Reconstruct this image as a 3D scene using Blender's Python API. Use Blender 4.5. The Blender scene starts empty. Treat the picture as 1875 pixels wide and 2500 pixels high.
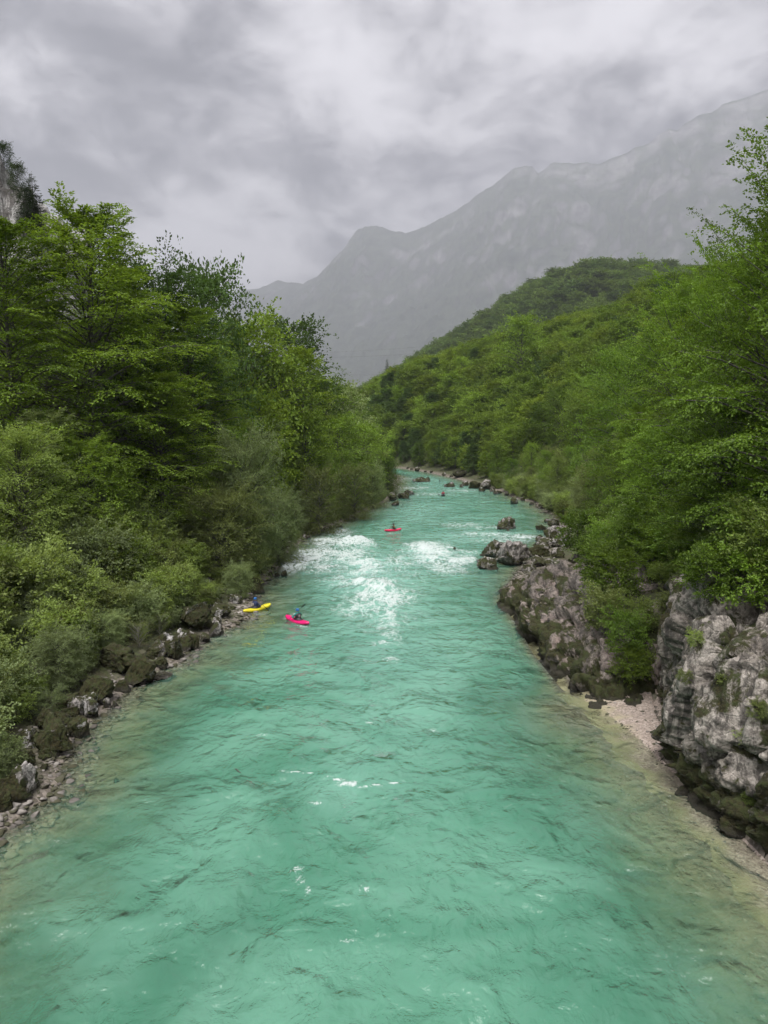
import bpy, bmesh, math, random
import numpy as np
from mathutils import Vector, Matrix

# ------------------------------------------------------------------ camera, sky, sun, exposure
scene = bpy.context.scene
C = scene.collection
FPX, CAMH, HORIZON, KD = 1800.0, 13.5, 1040.0, 1875.0 / 1659.0
PITCH = math.atan((1250 - HORIZON) / FPX)
cam_d = bpy.data.cameras.new('camera')
cam_d.sensor_fit = 'VERTICAL'
cam_d.sensor_height = 24.0
cam_d.lens = 24.0 * FPX / 2500.0
cam_d.clip_start = 0.2
cam_d.clip_end = 40000
cam = bpy.data.objects.new('camera', cam_d)
C.objects.link(cam)
cam.location = (0, 0, CAMH)
cam.rotation_euler = (math.pi / 2 - PITCH, 0, 0)
scene.camera = cam

SUN_EL, SUN_AZ = math.radians(66), math.radians(200)      # a soft bright part of the overcast, high behind the camera
sun_d = bpy.data.lights.new('sun', 'SUN')
sun_d.energy = 1.5
sun_d.angle = math.radians(38)
sun_d.color = (1.0, 0.97, 0.93)
sun = bpy.data.objects.new('sun', sun_d)
C.objects.link(sun)
sdir = Vector((math.sin(SUN_AZ) * math.cos(SUN_EL), math.cos(SUN_AZ) * math.cos(SUN_EL), math.sin(SUN_EL)))
sun.rotation_euler = sdir.to_track_quat('Z', 'Y').to_euler()

world = bpy.data.worlds.new('World')
scene.world = world
world.use_nodes = True
def build_world():
    nt = world.node_tree
    N, L = nt.nodes, nt.links
    N.clear()
    out = N.new('ShaderNodeOutputWorld')
    bg = N.new('ShaderNodeBackground')
    sky = N.new('ShaderNodeTexSky')
    sky.sky_type = 'NISHITA'
    sky.sun_disc = False
    sky.sun_elevation = SUN_EL
    sky.sun_rotation = SUN_AZ
    skm = N.new('ShaderNodeVectorMath'); skm.operation = 'SCALE'
    skm.inputs['Scale'].default_value = 0.07
    L.new(sky.outputs[0], skm.inputs[0])
    tc = N.new('ShaderNodeTexCoord')
    sep = N.new('ShaderNodeSeparateXYZ')
    L.new(tc.outputs['Generated'], sep.inputs[0])
    def M(op, a, b=None, c=None, clamp=False):
        n = N.new('ShaderNodeMath'); n.operation = op; n.use_clamp = clamp
        for i, v in enumerate((a, b, c)):
            if v is None: continue
            if isinstance(v, (int, float)): n.inputs[i].default_value = v
            else: L.new(v, n.inputs[i])
        return n.outputs[0]
    zc = M('ADD', M('MAXIMUM', sep.outputs[2], 0.0), 0.26)
    px = M('DIVIDE', sep.outputs[0], zc)
    py = M('DIVIDE', sep.outputs[1], zc)
    cmb = N.new('ShaderNodeCombineXYZ')
    L.new(px, cmb.inputs[0]); L.new(py, cmb.inputs[1]); cmb.inputs[2].default_value = 3.7
    def noise(scale, detail, rough, dist, sx=1, sy=1, off=0.0):
        mp = N.new('ShaderNodeMapping')
        mp.inputs['Scale'].default_value = (sx, sy, 1)
        mp.inputs['Location'].default_value = (off, off * 0.7, off)
        L.new(cmb.outputs[0], mp.inputs[0])
        n = N.new('ShaderNodeTexNoise')
        n.inputs['Scale'].default_value = scale
        n.inputs['Detail'].default_value = detail
        n.inputs['Roughness'].default_value = rough
        n.inputs['Distortion'].default_value = dist
        L.new(mp.outputs[0], n.inputs['Vector'])
        return n.outputs[0]
    big = noise(1.0, 2, 0.5, 0.4, 1.0, 0.8, 51.3)
    mid = noise(2.8, 7, 0.56, 0.4, 1.0, 0.85, 37.1)
    fine = noise(7.4, 6, 0.58, 0.35, 1.0, 0.9, 1.9)
    v = M('ADD', M('ADD', M('MULTIPLY', big, 0.55), M('MULTIPLY', mid, 0.75)), M('MULTIPLY', fine, 0.36))
    v = M('DIVIDE', v, 1.66)
    ramp = N.new('ShaderNodeValToRGB')
    L.new(v, ramp.inputs[0])
    cr = ramp.color_ramp
    cr.interpolation = 'B_SPLINE'
    cr.elements[0].position = 0.415; cr.elements[0].color = (0.04, 0.038, 0.041, 1)
    cr.elements[1].position = 0.60; cr.elements[1].color = (0.62, 0.602, 0.62, 1)
    e = cr.elements.new(0.455); e.color = (0.09, 0.086, 0.092, 1)
    e = cr.elements.new(0.50); e.color = (0.235, 0.226, 0.236, 1)
    e = cr.elements.new(0.545); e.color = (0.44, 0.426, 0.44, 1)
    mix = N.new('ShaderNodeMix'); mix.data_type = 'RGBA'
    mix.inputs[0].default_value = 0.94
    L.new(skm.outputs[0], mix.inputs[6])
    L.new(ramp.outputs[0], mix.inputs[7])
    land = N.new('ShaderNodeMix'); land.data_type = 'RGBA'      # below the horizon there is land, not sky
    L.new(M('GREATER_THAN', sep.outputs[2], -0.01), land.inputs[0])
    land.inputs[6].default_value = (0.035, 0.05, 0.025, 1)
    L.new(mix.outputs[2], land.inputs[7])
    L.new(land.outputs[2], bg.inputs[0])
    bg.inputs[1].default_value = 0.42
    L.new(bg.outputs[0], out.inputs[0])
build_world()
world.cycles.sampling_method = 'MANUAL'
world.cycles.sample_map_resolution = 512

vs = scene.view_settings
vs.view_transform = 'Standard'
vs.look = 'None'
vs.exposure = 2.35
vs.gamma = 1.0
vs.use_curve_mapping = False
cy = scene.cycles
cy.use_denoising = True
cy.denoiser = 'OPENIMAGEDENOISE'
cy.denoising_input_passes = 'RGB_ALBEDO_NORMAL'
cy.denoising_prefilter = 'ACCURATE'
cy.use_adaptive_sampling = True
cy.adaptive_threshold = 0.015
cy.adaptive_min_samples = 24
cy.max_bounces = 4
cy.diffuse_bounces = 2
cy.glossy_bounces = 2
cy.transmission_bounces = 2
cy.transparent_max_bounces = 8
cy.volume_bounces = 0
cy.caustics_reflective = False
cy.caustics_refractive = False

rng = np.random.default_rng(11)
random.seed(11)

# ------------------------------------------------------------------ helpers
def ray(dx, dy):
    """direction of the view through a point of the picture (1659 x 2212 grid), per unit of depth"""
    u = (dx * KD - 937.5) / FPX
    v = (1250 - dy * KD) / FPX
    return np.array([u, math.cos(PITCH) + v * math.sin(PITCH), -math.sin(PITCH) + v * math.cos(PITCH)])
def on_plane(dx, dy, z=0.0):
    r = ray(dx, dy); t = (z - CAMH) / r[2]
    return np.array([r[0] * t, r[1] * t, z])
def at_depth(dx, dy, y):
    r = ray(dx, dy); t = y / r[1]
    return np.array([r[0] * t, y, CAMH + r[2] * t])

def _h(ix, iy, iz, s):
    n = (ix * 374761393 + iy * 668265263 + iz * 2147483647 + s * 974711) & 0xffffffff
    n = ((n ^ (n >> 13)) * 1274126177) & 0xffffffff
    n = ((n ^ (n >> 16)) * 2246822519) & 0xffffffff
    return (n ^ (n >> 15)) & 0xffffffff
_G = np.random.default_rng(5).normal(size=(256, 3)); _G /= np.linalg.norm(_G, axis=1)[:, None]
def pn(p, seed=0):
    p = np.asarray(p, float)
    i = np.floor(p).astype(np.int64); f = p - i
    w = f * f * f * (f * (f * 6 - 15) + 10)
    r = 0
    for a in (0, 1):
        for b in (0, 1):
            for c in (0, 1):
                g = _G[_h(i[..., 0] + a, i[..., 1] + b, i[..., 2] + c, seed) & 255]
                d = (g * (f - np.array([a, b, c]))).sum(-1)
                k = (w[..., 0] if a else 1 - w[..., 0]) * (w[..., 1] if b else 1 - w[..., 1]) * (w[..., 2] if c else 1 - w[..., 2])
                r = r + d * k
    return r
def fbm(p, oct=4, seed=0, rough=0.5, ridged=False):
    p = np.asarray(p, float); s = 0; a = 1.0
    for k in range(oct):
        n = pn(p * (2.03 ** k), seed + k * 17)
        s = s + a * ((1 - 2.2 * np.abs(n)) * 0.5 if ridged else n)
        a *= rough
    return s
def cells(p, seed=0):
    """cellular noise: nearest, second nearest distance and a random value per cell"""
    p = np.asarray(p, float); i = np.floor(p).astype(np.int64); f = p - i
    d1 = np.full(p.shape[:-1], 9.0); d2 = d1.copy(); v = np.zeros(p.shape[:-1]); pl = np.zeros(p.shape[:-1])
    for a in (-1, 0, 1):
        for b in (-1, 0, 1):
            for c in (-1, 0, 1):
                h = _h(i[..., 0] + a, i[..., 1] + b, i[..., 2] + c, seed)
                q = np.stack([(h & 1023) / 1023.0 + a, ((h >> 10) & 1023) / 1023.0 + b, ((h >> 20) & 1023) / 1023.0 + c], -1)
                d = np.linalg.norm(q - f, axis=-1)
                n = d < d1
                d2 = np.where(n, d1, np.minimum(d2, d)); v = np.where(n, ((h >> 5) & 255) / 255.0, v); d1 = np.where(n, d, d1)
                pl = np.where(n, ((f - q) * (_G[(h >> 3) & 255])).sum(-1), pl)
    return d1, d2, v, pl
def xyz(x, y, z=0.0):
    x, y, z = np.broadcast_arrays(np.asarray(x, float), np.asarray(y, float), np.asarray(z, float))
    return np.stack([x, y, z], -1)
def sstep(a, b, x):
    t = np.clip((np.asarray(x, float) - a) / (b - a), 0, 1)
    return t * t * (3 - 2 * t)

def project(x, y, z):
    """where a point shows in the picture grid"""
    c, s_ = math.cos(PITCH), math.sin(PITCH)
    zz = z - CAMH; dep = y * c - zz * s_; up = y * s_ + zz * c
    return (x / dep * FPX + 937.5) / KD, (1250 - up / dep * FPX) / KD
SKYX = np.array([-50, 90, 170, 235, 300, 400, 450, 500, 550, 600, 660, 700, 740, 765, 790, 836, 900, 1000, 1100, 1180, 1250, 1330, 1400, 1500, 1580, 1700, 1900.])
SKYY = np.array([440, 450, 440, 530, 545, 600, 565, 640, 665, 690, 750, 790, 825, 848, 836, 800, 768, 742, 708, 690, 672, 655, 600, 540, 430, 250, 180.])
def under_skyline(x, y, z, r):
    """true where a crown with its top at z and radius r stays below the tree line of the place"""
    ok = True
    for k, dz in ((0, 0), (-.75, .3), (.75, .3)):
        a, b = project(x + r * k, y, z - dz * r * 2)
        ok = ok & (b > np.interp(a, SKYX, SKYY))
    return ok
def mesh_from(name, V, F, mats=(), midx=None, smooth=True, attrs=None):
    """F: (n,3) or (n,4) array of one face size"""
    me = bpy.data.meshes.new(name)
    V = np.ascontiguousarray(V, np.float32); F = np.ascontiguousarray(F, np.int32)
    n, k = F.shape
    me.vertices.add(len(V)); me.vertices.foreach_set('co', V.ravel())
    me.loops.add(n * k); me.loops.foreach_set('vertex_index', F.ravel())
    me.polygons.add(n)
    me.polygons.foreach_set('loop_start', np.arange(0, n * k, k, dtype=np.int32))
    me.polygons.foreach_set('loop_total', np.full(n, k, np.int32))
    if midx is not None: me.polygons.foreach_set('material_index', np.ascontiguousarray(midx, np.int32))
    me.polygons.foreach_set('use_smooth', np.full(n, smooth, bool))
    for m in mats: me.materials.append(m)
    for nm, (dom, arr) in (attrs or {}).items():
        a = me.attributes.new(nm, 'FLOAT', dom)
        a.data.foreach_set('value', np.ascontiguousarray(arr, np.float32).ravel())
    me.update(); me.validate()
    return me
def link(name, me, parent=None, loc=None, rot=None, scale=None):
    o = bpy.data.objects.new(name, me)
    C.objects.link(o)
    if parent is not None: o.parent = parent
    if loc is not None: o.location = tuple(float(v) for v in loc)
    if rot is not None: o.rotation_euler = rot
    if scale is not None: o.scale = scale if hasattr(scale, '__len__') else (scale,) * 3
    return o
def tag(o, label=None, cat=None, group=None, kind=None):
    if label: o['label'] = label
    if cat: o['category'] = cat
    if group: o['group'] = group
    if kind: o['kind'] = kind
    return o
def thing(name, loc, label, cat, group=None, rz=0.0, scale=None):
    return tag(link(name, None, loc=loc, rot=(0, 0, rz), scale=scale), label, cat, group)
def grid_faces(nr, nc, wrap=False):
    r = np.arange(nr - 1)[:, None]; c = np.arange(nc if wrap else nc - 1)[None, :]
    c2 = (c + 1) % nc
    return np.stack([r * nc + c, r * nc + c2, (r + 1) * nc + c2, (r + 1) * nc + c], -1).reshape(-1, 4)
def tubes(paths, radii, sides=5):
    """paths: list of (n,3); radii: list of (n,) -> V,F"""
    Vs, Fs, base = [], [], 0
    ang = np.linspace(0, 2 * math.pi, sides, endpoint=False)
    for P, R in zip(paths, radii):
        P = np.asarray(P, float); R = np.asarray(R, float)
        T = np.gradient(P, axis=0); T /= np.linalg.norm(T, axis=1)[:, None] + 1e-9
        ref = np.where(np.abs(T[:, 2:3]) > 0.9, np.array([[1.0, 0, 0]]), np.array([[0, 0, 1.0]]))
        A = np.cross(T, ref); A /= np.linalg.norm(A, axis=1)[:, None] + 1e-9
        B = np.cross(T, A)
        ring = P[:, None, :] + R[:, None, None] * (np.cos(ang)[None, :, None] * A[:, None, :] + np.sin(ang)[None, :, None] * B[:, None, :])
        Vs.append(ring.reshape(-1, 3)); Fs.append(grid_faces(len(P), sides, True) + base)
        base += len(P) * sides
    return np.concatenate(Vs), np.concatenate(Fs)

# ------------------------------------------------------------------ material helpers
class NT:
    def __init__(s, name):
        s.m = bpy.data.materials.new(name); s.m.use_nodes = True
        s.t = s.m.node_tree; s.N = s.t.nodes; s.L = s.t.links; s.N.clear()
        s.out = s.N.new('ShaderNodeOutputMaterial')
    def n(s, typ, ins=None, **kw):
        x = s.N.new(typ)
        for k, v in kw.items(): setattr(x, k, v)
        for k, v in (ins or {}).items():
            if isinstance(v, bpy.types.NodeSocket): s.L.new(v, x.inputs[k])
            else: x.inputs[k].default_value = v
        return x
    def M(s, op, a, b=None, c=None, clamp=False):
        n = s.N.new('ShaderNodeMath'); n.operation = op; n.use_clamp = clamp
        for i, v in enumerate((a, b, c)):
            if v is None: continue
            if isinstance(v, (int, float)): n.inputs[i].default_value = v
            else: s.L.new(v, n.inputs[i])
        return n.outputs[0]
    def mr(s, v, a, b, c=0.0, d=1.0, smooth=True):
        n = s.N.new('ShaderNodeMapRange')
        if smooth: n.interpolation_type = 'SMOOTHSTEP'
        s.L.new(v, n.inputs[0])
        for i, q in zip((1, 2, 3, 4), (a, b, c, d)): n.inputs[i].default_value = q
        return n.outputs[0]
    def mix(s, f, a, b, blend='MIX'):
        n = s.N.new('ShaderNodeMix'); n.data_type = 'RGBA'; n.blend_type = blend
        for i, v in ((0, f), (6, a), (7, b)):
            if isinstance(v, bpy.types.NodeSocket): s.L.new(v, n.inputs[i])
            elif i == 0: n.inputs[0].default_value = v
            else: n.inputs[i].default_value = (*v, 1) if len(v) == 3 else v
        return n.outputs[2]
    def noise(s, vec, scale, detail=4, rough=0.55, dist=0.0, stretch=None):
        if stretch is not None:
            vec = s.n('ShaderNodeMapping', {0: vec, 'Scale': stretch}).outputs[0]
        return s.n('ShaderNodeTexNoise', {'Vector': vec, 'Scale': scale, 'Detail': detail, 'Roughness': rough, 'Distortion': dist}).outputs[0]
    def surf(s, sh): s.L.new(sh, s.out.inputs['Surface'])

def leaf_material(name, c1, c2, trans=0.42, gloss=0.05, vlo=0.62, vhi=1.35):
    t = NT(name)
    a = t.n('ShaderNodeAttribute', attribute_name='v').outputs['Fac']
    rnd = t.n('ShaderNodeObjectInfo').outputs['Random']
    col = t.mix(rnd, c1, c2)
    rnd2 = t.M('FRACT', t.M('MULTIPLY', rnd, 7.31))
    br = t.M('MULTIPLY', t.mr(a, 0, 1, vlo, vhi, False), t.mr(rnd2, 0, 1, 0.66, 1.28, False))
    col = t.n('ShaderNodeVectorMath', {0: col, 'Scale': br}, operation='SCALE').outputs[0]
    tcol = t.mix(1.0, col, tuple(q * trans * 1.7 for q in (1.2, 1.15, 0.6)), 'MULTIPLY')
    d = t.n('ShaderNodeBsdfDiffuse', {'Color': col}).outputs[0]
    tr = t.n('ShaderNodeBsdfTranslucent', {'Color': tcol}).outputs[0]
    s1 = t.n('ShaderNodeAddShader', {0: d, 1: tr}).outputs[0]
    g = t.n('ShaderNodeBsdfGlossy', {'Color': (0.8, 0.85, 0.85, 1), 'Roughness': 0.42}).outputs[0]
    t.surf(t.n('ShaderNodeMixShader', {0: gloss * 0.2, 1: s1, 2: g}).outputs[0])
    return t.m
def bark_material(name, c1, c2):
    t = NT(name)
    p = t.n('ShaderNodeTexCoord').outputs['Object']
    n = t.noise(p, 6.0, 5, 0.6, 0.2, (1, 1, 0.25))
    col = t.mix(t.mr(n, 0.35, 0.65), c1, c2)
    b = t.n('ShaderNodeBump', {'Height': n, 'Strength': 0.6, 'Distance': 0.05}).outputs[0]
    t.surf(t.n('ShaderNodeBsdfPrincipled', {'Base Color': col, 'Roughness': 0.9, 'Normal': b}).outputs[0])
    return t.m
def plain(name, col, rough=0.5, coat=0.0):
    t = NT(name)
    p = t.n('ShaderNodeTexCoord').outputs['Object']
    n = t.noise(p, 9.0, 4, 0.6)
    c = t.mix(t.mr(n, 0.3, 0.7), tuple(v * 0.86 for v in col), tuple(min(1, v * 1.08) for v in col))
    t.surf(t.n('ShaderNodeBsdfPrincipled', {'Base Color': c, 'Roughness': rough, 'Coat Weight': coat}).outputs[0])
    return t.m

M_BEECH = leaf_material('leaf_beech', (0.085, 0.138, 0.018), (0.112, 0.166, 0.024))
M_BROAD = leaf_material('leaf_broad', (0.066, 0.11, 0.018), (0.1, 0.146, 0.022))
M_DARK = leaf_material('leaf_dark', (0.036, 0.066, 0.018), (0.052, 0.086, 0.022), 0.35)
M_LIME = leaf_material('leaf_lime', (0.075, 0.13, 0.018), (0.1, 0.156, 0.022), 0.42, 0.07)
M_GOLD = leaf_material('leaf_yellow_green', (0.118, 0.17, 0.02), (0.132, 0.182, 0.022))
M_WILLOW = leaf_material('leaf_willow', (0.125, 0.16, 0.068), (0.145, 0.18, 0.08), 0.35, 0.06)
M_OLIVE = leaf_material('leaf_olive', (0.105, 0.13, 0.042), (0.12, 0.142, 0.05), 0.35, 0.04)
M_SHRUB = leaf_material('leaf_shrub', (0.11, 0.155, 0.034), (0.145, 0.185, 0.055), 0.4)
M_FAR = leaf_material('leaf_far', (0.06, 0.1, 0.016), (0.108, 0.15, 0.022), 0.4, 0.03)
M_HILL = leaf_material('leaf_hill', (0.052, 0.088, 0.024), (0.082, 0.12, 0.03), 0.4, 0.02)
M_NEEDLE = leaf_material('needle', (0.03, 0.05, 0.02), (0.042, 0.062, 0.024), 0.2, 0.04)
M_BARK = bark_material('bark', (0.045, 0.04, 0.033), (0.1, 0.092, 0.08))
M_BARKP = bark_material('bark_pale', (0.16, 0.15, 0.13), (0.3, 0.285, 0.25))

def rock_material(name, base, light, moss_amt, moss_c=(0.04, 0.042, 0.01), scale=1.0, wet=True, pink=0.0):
    t = NT(name)
    geo = t.n('ShaderNodeNewGeometry')
    tc = t.n('ShaderNodeTexCoord')
    rnd = t.n('ShaderNodeObjectInfo').outputs['Random']
    off = t.n('ShaderNodeCombineXYZ', {0: t.M('MULTIPLY', rnd, 37.0), 1: t.M('MULTIPLY', rnd, 91.0), 2: 0.0}).outputs[0]
    p = t.n('ShaderNodeVectorMath', {0: geo.outputs['Position'], 1: off}, operation='ADD').outputs[0]
    n1 = t.noise(p, 0.55 * scale, 8, 0.62, 0.3)
    n2 = t.noise(p, 2.6 * scale, 8, 0.68, 0.5)
    n3 = t.noise(p, 11.0 * scale, 6, 0.7, 0.2)
    nv = t.noise(p, 1.4 * scale, 6, 0.65, 0.8, (1.6, 1.6, 0.3))
    vor = t.n('ShaderNodeTexVoronoi', {'Vector': p, 'Scale': 1.7 * scale, 'Randomness': 1.0}, feature='DISTANCE_TO_EDGE').outputs['Distance']
    col = t.mix(t.mr(n1, 0.32, 0.66), base, light)
    col = t.mix(t.mr(n2, 0.47, 0.64, 0, 0.85), col, tuple(v * 0.36 for v in base))
    col = t.mix(t.mr(n3, 0.52, 0.7, 0, 0.6), col, tuple(min(0.75, v * 1.45) for v in light))
    col = t.mix(t.mr(nv, 0.475, 0.6, 0, 0.85), col, (0.055, 0.048, 0.042))
    if pink: col = t.mix(t.mr(n1, 0.45, 0.7, 0, pink), col, (0.34, 0.25, 0.22))
    col = t.mix(t.mr(n2, 0.4, 0.47, 0.7, 0), col, tuple(v * 0.25 for v in base))
    sepn = t.n('ShaderNodeSeparateXYZ', {0: geo.outputs['Normal']}).outputs[2]
    sepz = t.n('ShaderNodeSeparateXYZ', {0: geo.outputs['Position']}).outputs[2]
    nm = t.noise(p, 0.9 * scale, 7, 0.66, 0.4)
    mk = t.M('ADD', t.M('ADD', t.M('MULTIPLY', t.M('SUBTRACT', nm, 0.5), 1.5), 0.5), t.M('ADD', t.M('MULTIPLY', sepn, 0.12), t.M('MULTIPLY', n3, 0.22)))
    low = t.mr(t.M('ADD', sepz, t.M('MULTIPLY', t.M('SUBTRACT', n1, 0.5), 3.0)), 0.3, 2.6, 0.3, 0.0)
    mk = t.M('ADD', mk, low)
    mossf = t.mr(mk, 0.86 - moss_amt, 0.98 - moss_amt)
    mcol = t.mix(t.mr(n3, 0.35, 0.65), tuple(v * 0.35 for v in moss_c), tuple(v * 1.15 for v in moss_c))
    mcol = t.mix(t.mr(n2, 0.42, 0.6), mcol, (0.032, 0.04, 0.009))
    col = t.mix(mossf, col, mcol)
    if wet:                                                  # the splash line: wet stone is darker
        wz = t.M('ADD', sepz, t.M('MULTIPLY', t.M('SUBTRACT', n2, 0.5), 0.35))
        wf = t.mr(wz, 0.10, 0.42, 0.85, 0.0)
        col = t.mix(wf, col, (0.032, 0.028, 0.022))
    h = t.M('ADD', t.M('ADD', t.M('MULTIPLY', n2, 0.8), t.M('MULTIPLY', n3, 0.35)), t.M('MULTIPLY', t.mr(vor, 0, 0.06), 0.12))
    b = t.n('ShaderNodeBump', {'Height': h, 'Strength': 0.9, 'Distance': 0.16 / scale}).outputs[0]
    rough = t.mr(mossf, 0, 1, 0.78, 0.98, False)
    t.surf(t.n('ShaderNodeBsdfPrincipled', {'Base Color': col, 'Roughness': rough, 'Normal': b}).outputs[0])
    return t.m
R_CLIFF = rock_material('rock_cliff_limestone', (0.18, 0.155, 0.13), (0.44, 0.4, 0.36), 0.2, (0.036, 0.032, 0.009), 0.9)
R_SLAB = rock_material('rock_slab', (0.11, 0.094, 0.082), (0.27, 0.232, 0.208), 0.15, (0.036, 0.034, 0.009), 0.9, True, 0.45)
R_GREY = rock_material('rock_grey', (0.22, 0.2, 0.188), (0.44, 0.41, 0.39), 0.05, (0.036, 0.032, 0.009), scale=1.5)
R_PALE = rock_material('rock_pale', (0.32, 0.3, 0.285), (0.58, 0.56, 0.55), 0.1, (0.036, 0.032, 0.009), scale=1.7)
R_MOSSY = rock_material('rock_mossy', (0.15, 0.135, 0.12), (0.5, 0.47, 0.45), 0.33, (0.036, 0.031, 0.008), scale=1.4)
R_KNOB = rock_material('rock_knob', (0.36, 0.35, 0.34), (0.5, 0.49, 0.48), 0.06, scale=0.3, wet=False)

# ------------------------------------------------------------------ the river and its banks
LY = np.array([-40, 10, 23.2, 33, 38, 44.8, 51, 55, 61.6, 76, 86, 105, 131, 154, 180, 200, 214, 228, 250, 300, 420.])
LX = np.array([-12, -12.3, -12.8, -13.3, -13.1, -11.6, -10.0, -10.2, -10.7, -10.8, -10.2, -5.9, 0.0, 2.2, 3.5, 4.0, 0, -12, -36, -95, -260])
RY = np.array([-40, 14, 21.4, 25.3, 28.7, 30, 32, 34, 35.4, 36.7, 43, 48, 55.8, 60, 66, 72, 86, 93, 113, 127, 149, 160, 188, 217, 241, 262, 300, 420.])
RX = np.array([12.5, 12.2, 11.9, 11.6, 11.2, 11.2, 10.9, 10.5, 9.9, 9.2, 8.9, 9.1, 9.0, 9.8, 12.0, 14.6, 20.0, 22.8, 26.2, 26, 25, 22.5, 19, 12.5, 4.0, -12, -62, -225])
_wy = np.arange(-40, 421, .25)
_wl = (pn(xyz(_wy * .21, 3.3), 91) * 1.5 + pn(xyz(_wy * .62, 8.1), 92) * .8) * (1 - sstep(90, 130, _wy)) * sstep(10, 18, _wy)
_wr = (pn(xyz(_wy * .15, 5.3), 93) * 2.4 + pn(xyz(_wy * .5, 2.1), 94) * .9) * sstep(62, 72, _wy) * (1 - sstep(150, 190, _wy))
def Lx(y): return np.interp(y, LY, LX) + np.interp(y, _wy, _wl)
def Rx(y): return np.interp(y, RY, RX) + np.interp(y, _wy, _wr)
CFY = np.array([-40, 14, 21.4, 25.3, 28.7, 30, 31.5, 34, 36.5, 60])
CFX = np.array([12.4, 12.0, 11.75, 11.45, 11.1, 11.8, 12.4, 12.9, 13.6, 16])
def CFx(y): return np.interp(y, CFY, CFX)

def depth_at(x, y):
    el = np.maximum(x - Lx(y), 0); er = np.maximum(Rx(y) - x, 0)
    dl = np.interp(el, [0, 1, 2.5, 4.5, 7, 12], [0.0, .1, .26, .6, 1.4, 2.6])
    r1 = np.interp(er, [0, 1, 2.5, 4, 6, 9], [0.0, .05, .14, .34, .85, 2.4])
    r2 = np.interp(er, [0, .5, 1.5, 3.5, 6], [0.0, .3, .8, 1.6, 2.5])
    r3 = np.interp(er, [0, 2, 5, 9, 14], [0.0, .25, .7, 1.5, 2.5])
    w1 = 1 - sstep(34, 40, y); w3 = sstep(55, 70, y)
    dr = r1 * w1 + r2 * (1 - w1) * (1 - w3) + r3 * w3
    d = np.minimum(dl, dr)
    bar = np.exp(-(((x + 5.0) / 2.6) ** 2 + ((y - 18) / 2.6) ** 2)) * 0.7   # the shoal bottom left
    n = fbm(xyz(x * 0.35, y * 0.16), 3, 3) * 0.5
    return np.clip(d * (1 + n) - bar * sstep(0.8, 2.0, d), 0, 2.8)

def ground_z(x, y):
    x = np.asarray(x, float); y = np.asarray(y, float)
    L, R = Lx(y), Rx(y)
    dl, dr = np.maximum(L - x, 0), np.maximum(x - R, 0)
    zl = np.interp(dl, [0, 1, 3, 8, 14, 24, 40, 75, 150, 500], [0, .3, .8, 2.0, 4.2, 9.0, 19, 36, 60, 120])
    far = sstep(110, 170, y)
    zl = zl * (1 - far) + far * np.interp(dl, [0, 2, 8, 25, 60, 150, 500], [0, .6, 2.0, 8, 18, 40, 90])
    cf = x - CFx(y)
    c1 = np.where(cf < 0, 0.10 * dr, np.interp(cf, [0, .6, 1.5, 2.5, 6, 18, 40, 80, 160, 500], [0.0, .5, 4.5, 5.6, 7.0, 13, 27, 48, 75, 140]))
    c2 = np.interp(dr, [0, 1, 3, 5, 9, 20, 40, 80, 160, 500], [-.6, .1, 2.0, 3.8, 5.0, 11, 25, 48, 75, 140])
    c3 = np.interp(dr, [0, 2, 5, 12, 25, 46, 75, 115, 180, 500], [0, .35, 1.0, 4.5, 12.5, 25, 37, 50, 62, 120])
    px_ = np.interp(x, [-400, -70, -32, -14, 0, 30, 74, 120, 200, 520], [3, 4, 8, 15, 22, 33, 46, 56, 66, 120])
    px_ = np.minimum(px_, np.interp(dr, [0, 3, 12, 30, 600], [0, .8, 5, 14, 300]))
    wf = sstep(200, 262, y); c3 = c3 * (1 - wf) + np.minimum(c3, px_) * wf
    w1 = 1 - sstep(35, 37.5, y); w3 = sstep(49, 58, y)
    zr = c1 * w1 + c2 * (1 - w1) * (1 - w3) + c3 * w3
    n = fbm(xyz(x * 0.07, y * 0.07), 4, 9)
    nf = fbm(xyz(x * 0.45, y * 0.45), 3, 21)
    dd = np.maximum(dl, dr)
    zz = np.where(x < L, zl, zr) + n * np.clip(dd * 0.12, 0, 3.0) + nf * np.clip(dd * 0.12, 0, 0.3)
    return np.where((dl <= 0) & (dr <= 0), -depth_at(x, y) - 0.03 + nf * 0.06 * sstep(0, 1, np.minimum(x - L, R - x)), zz)

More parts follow.
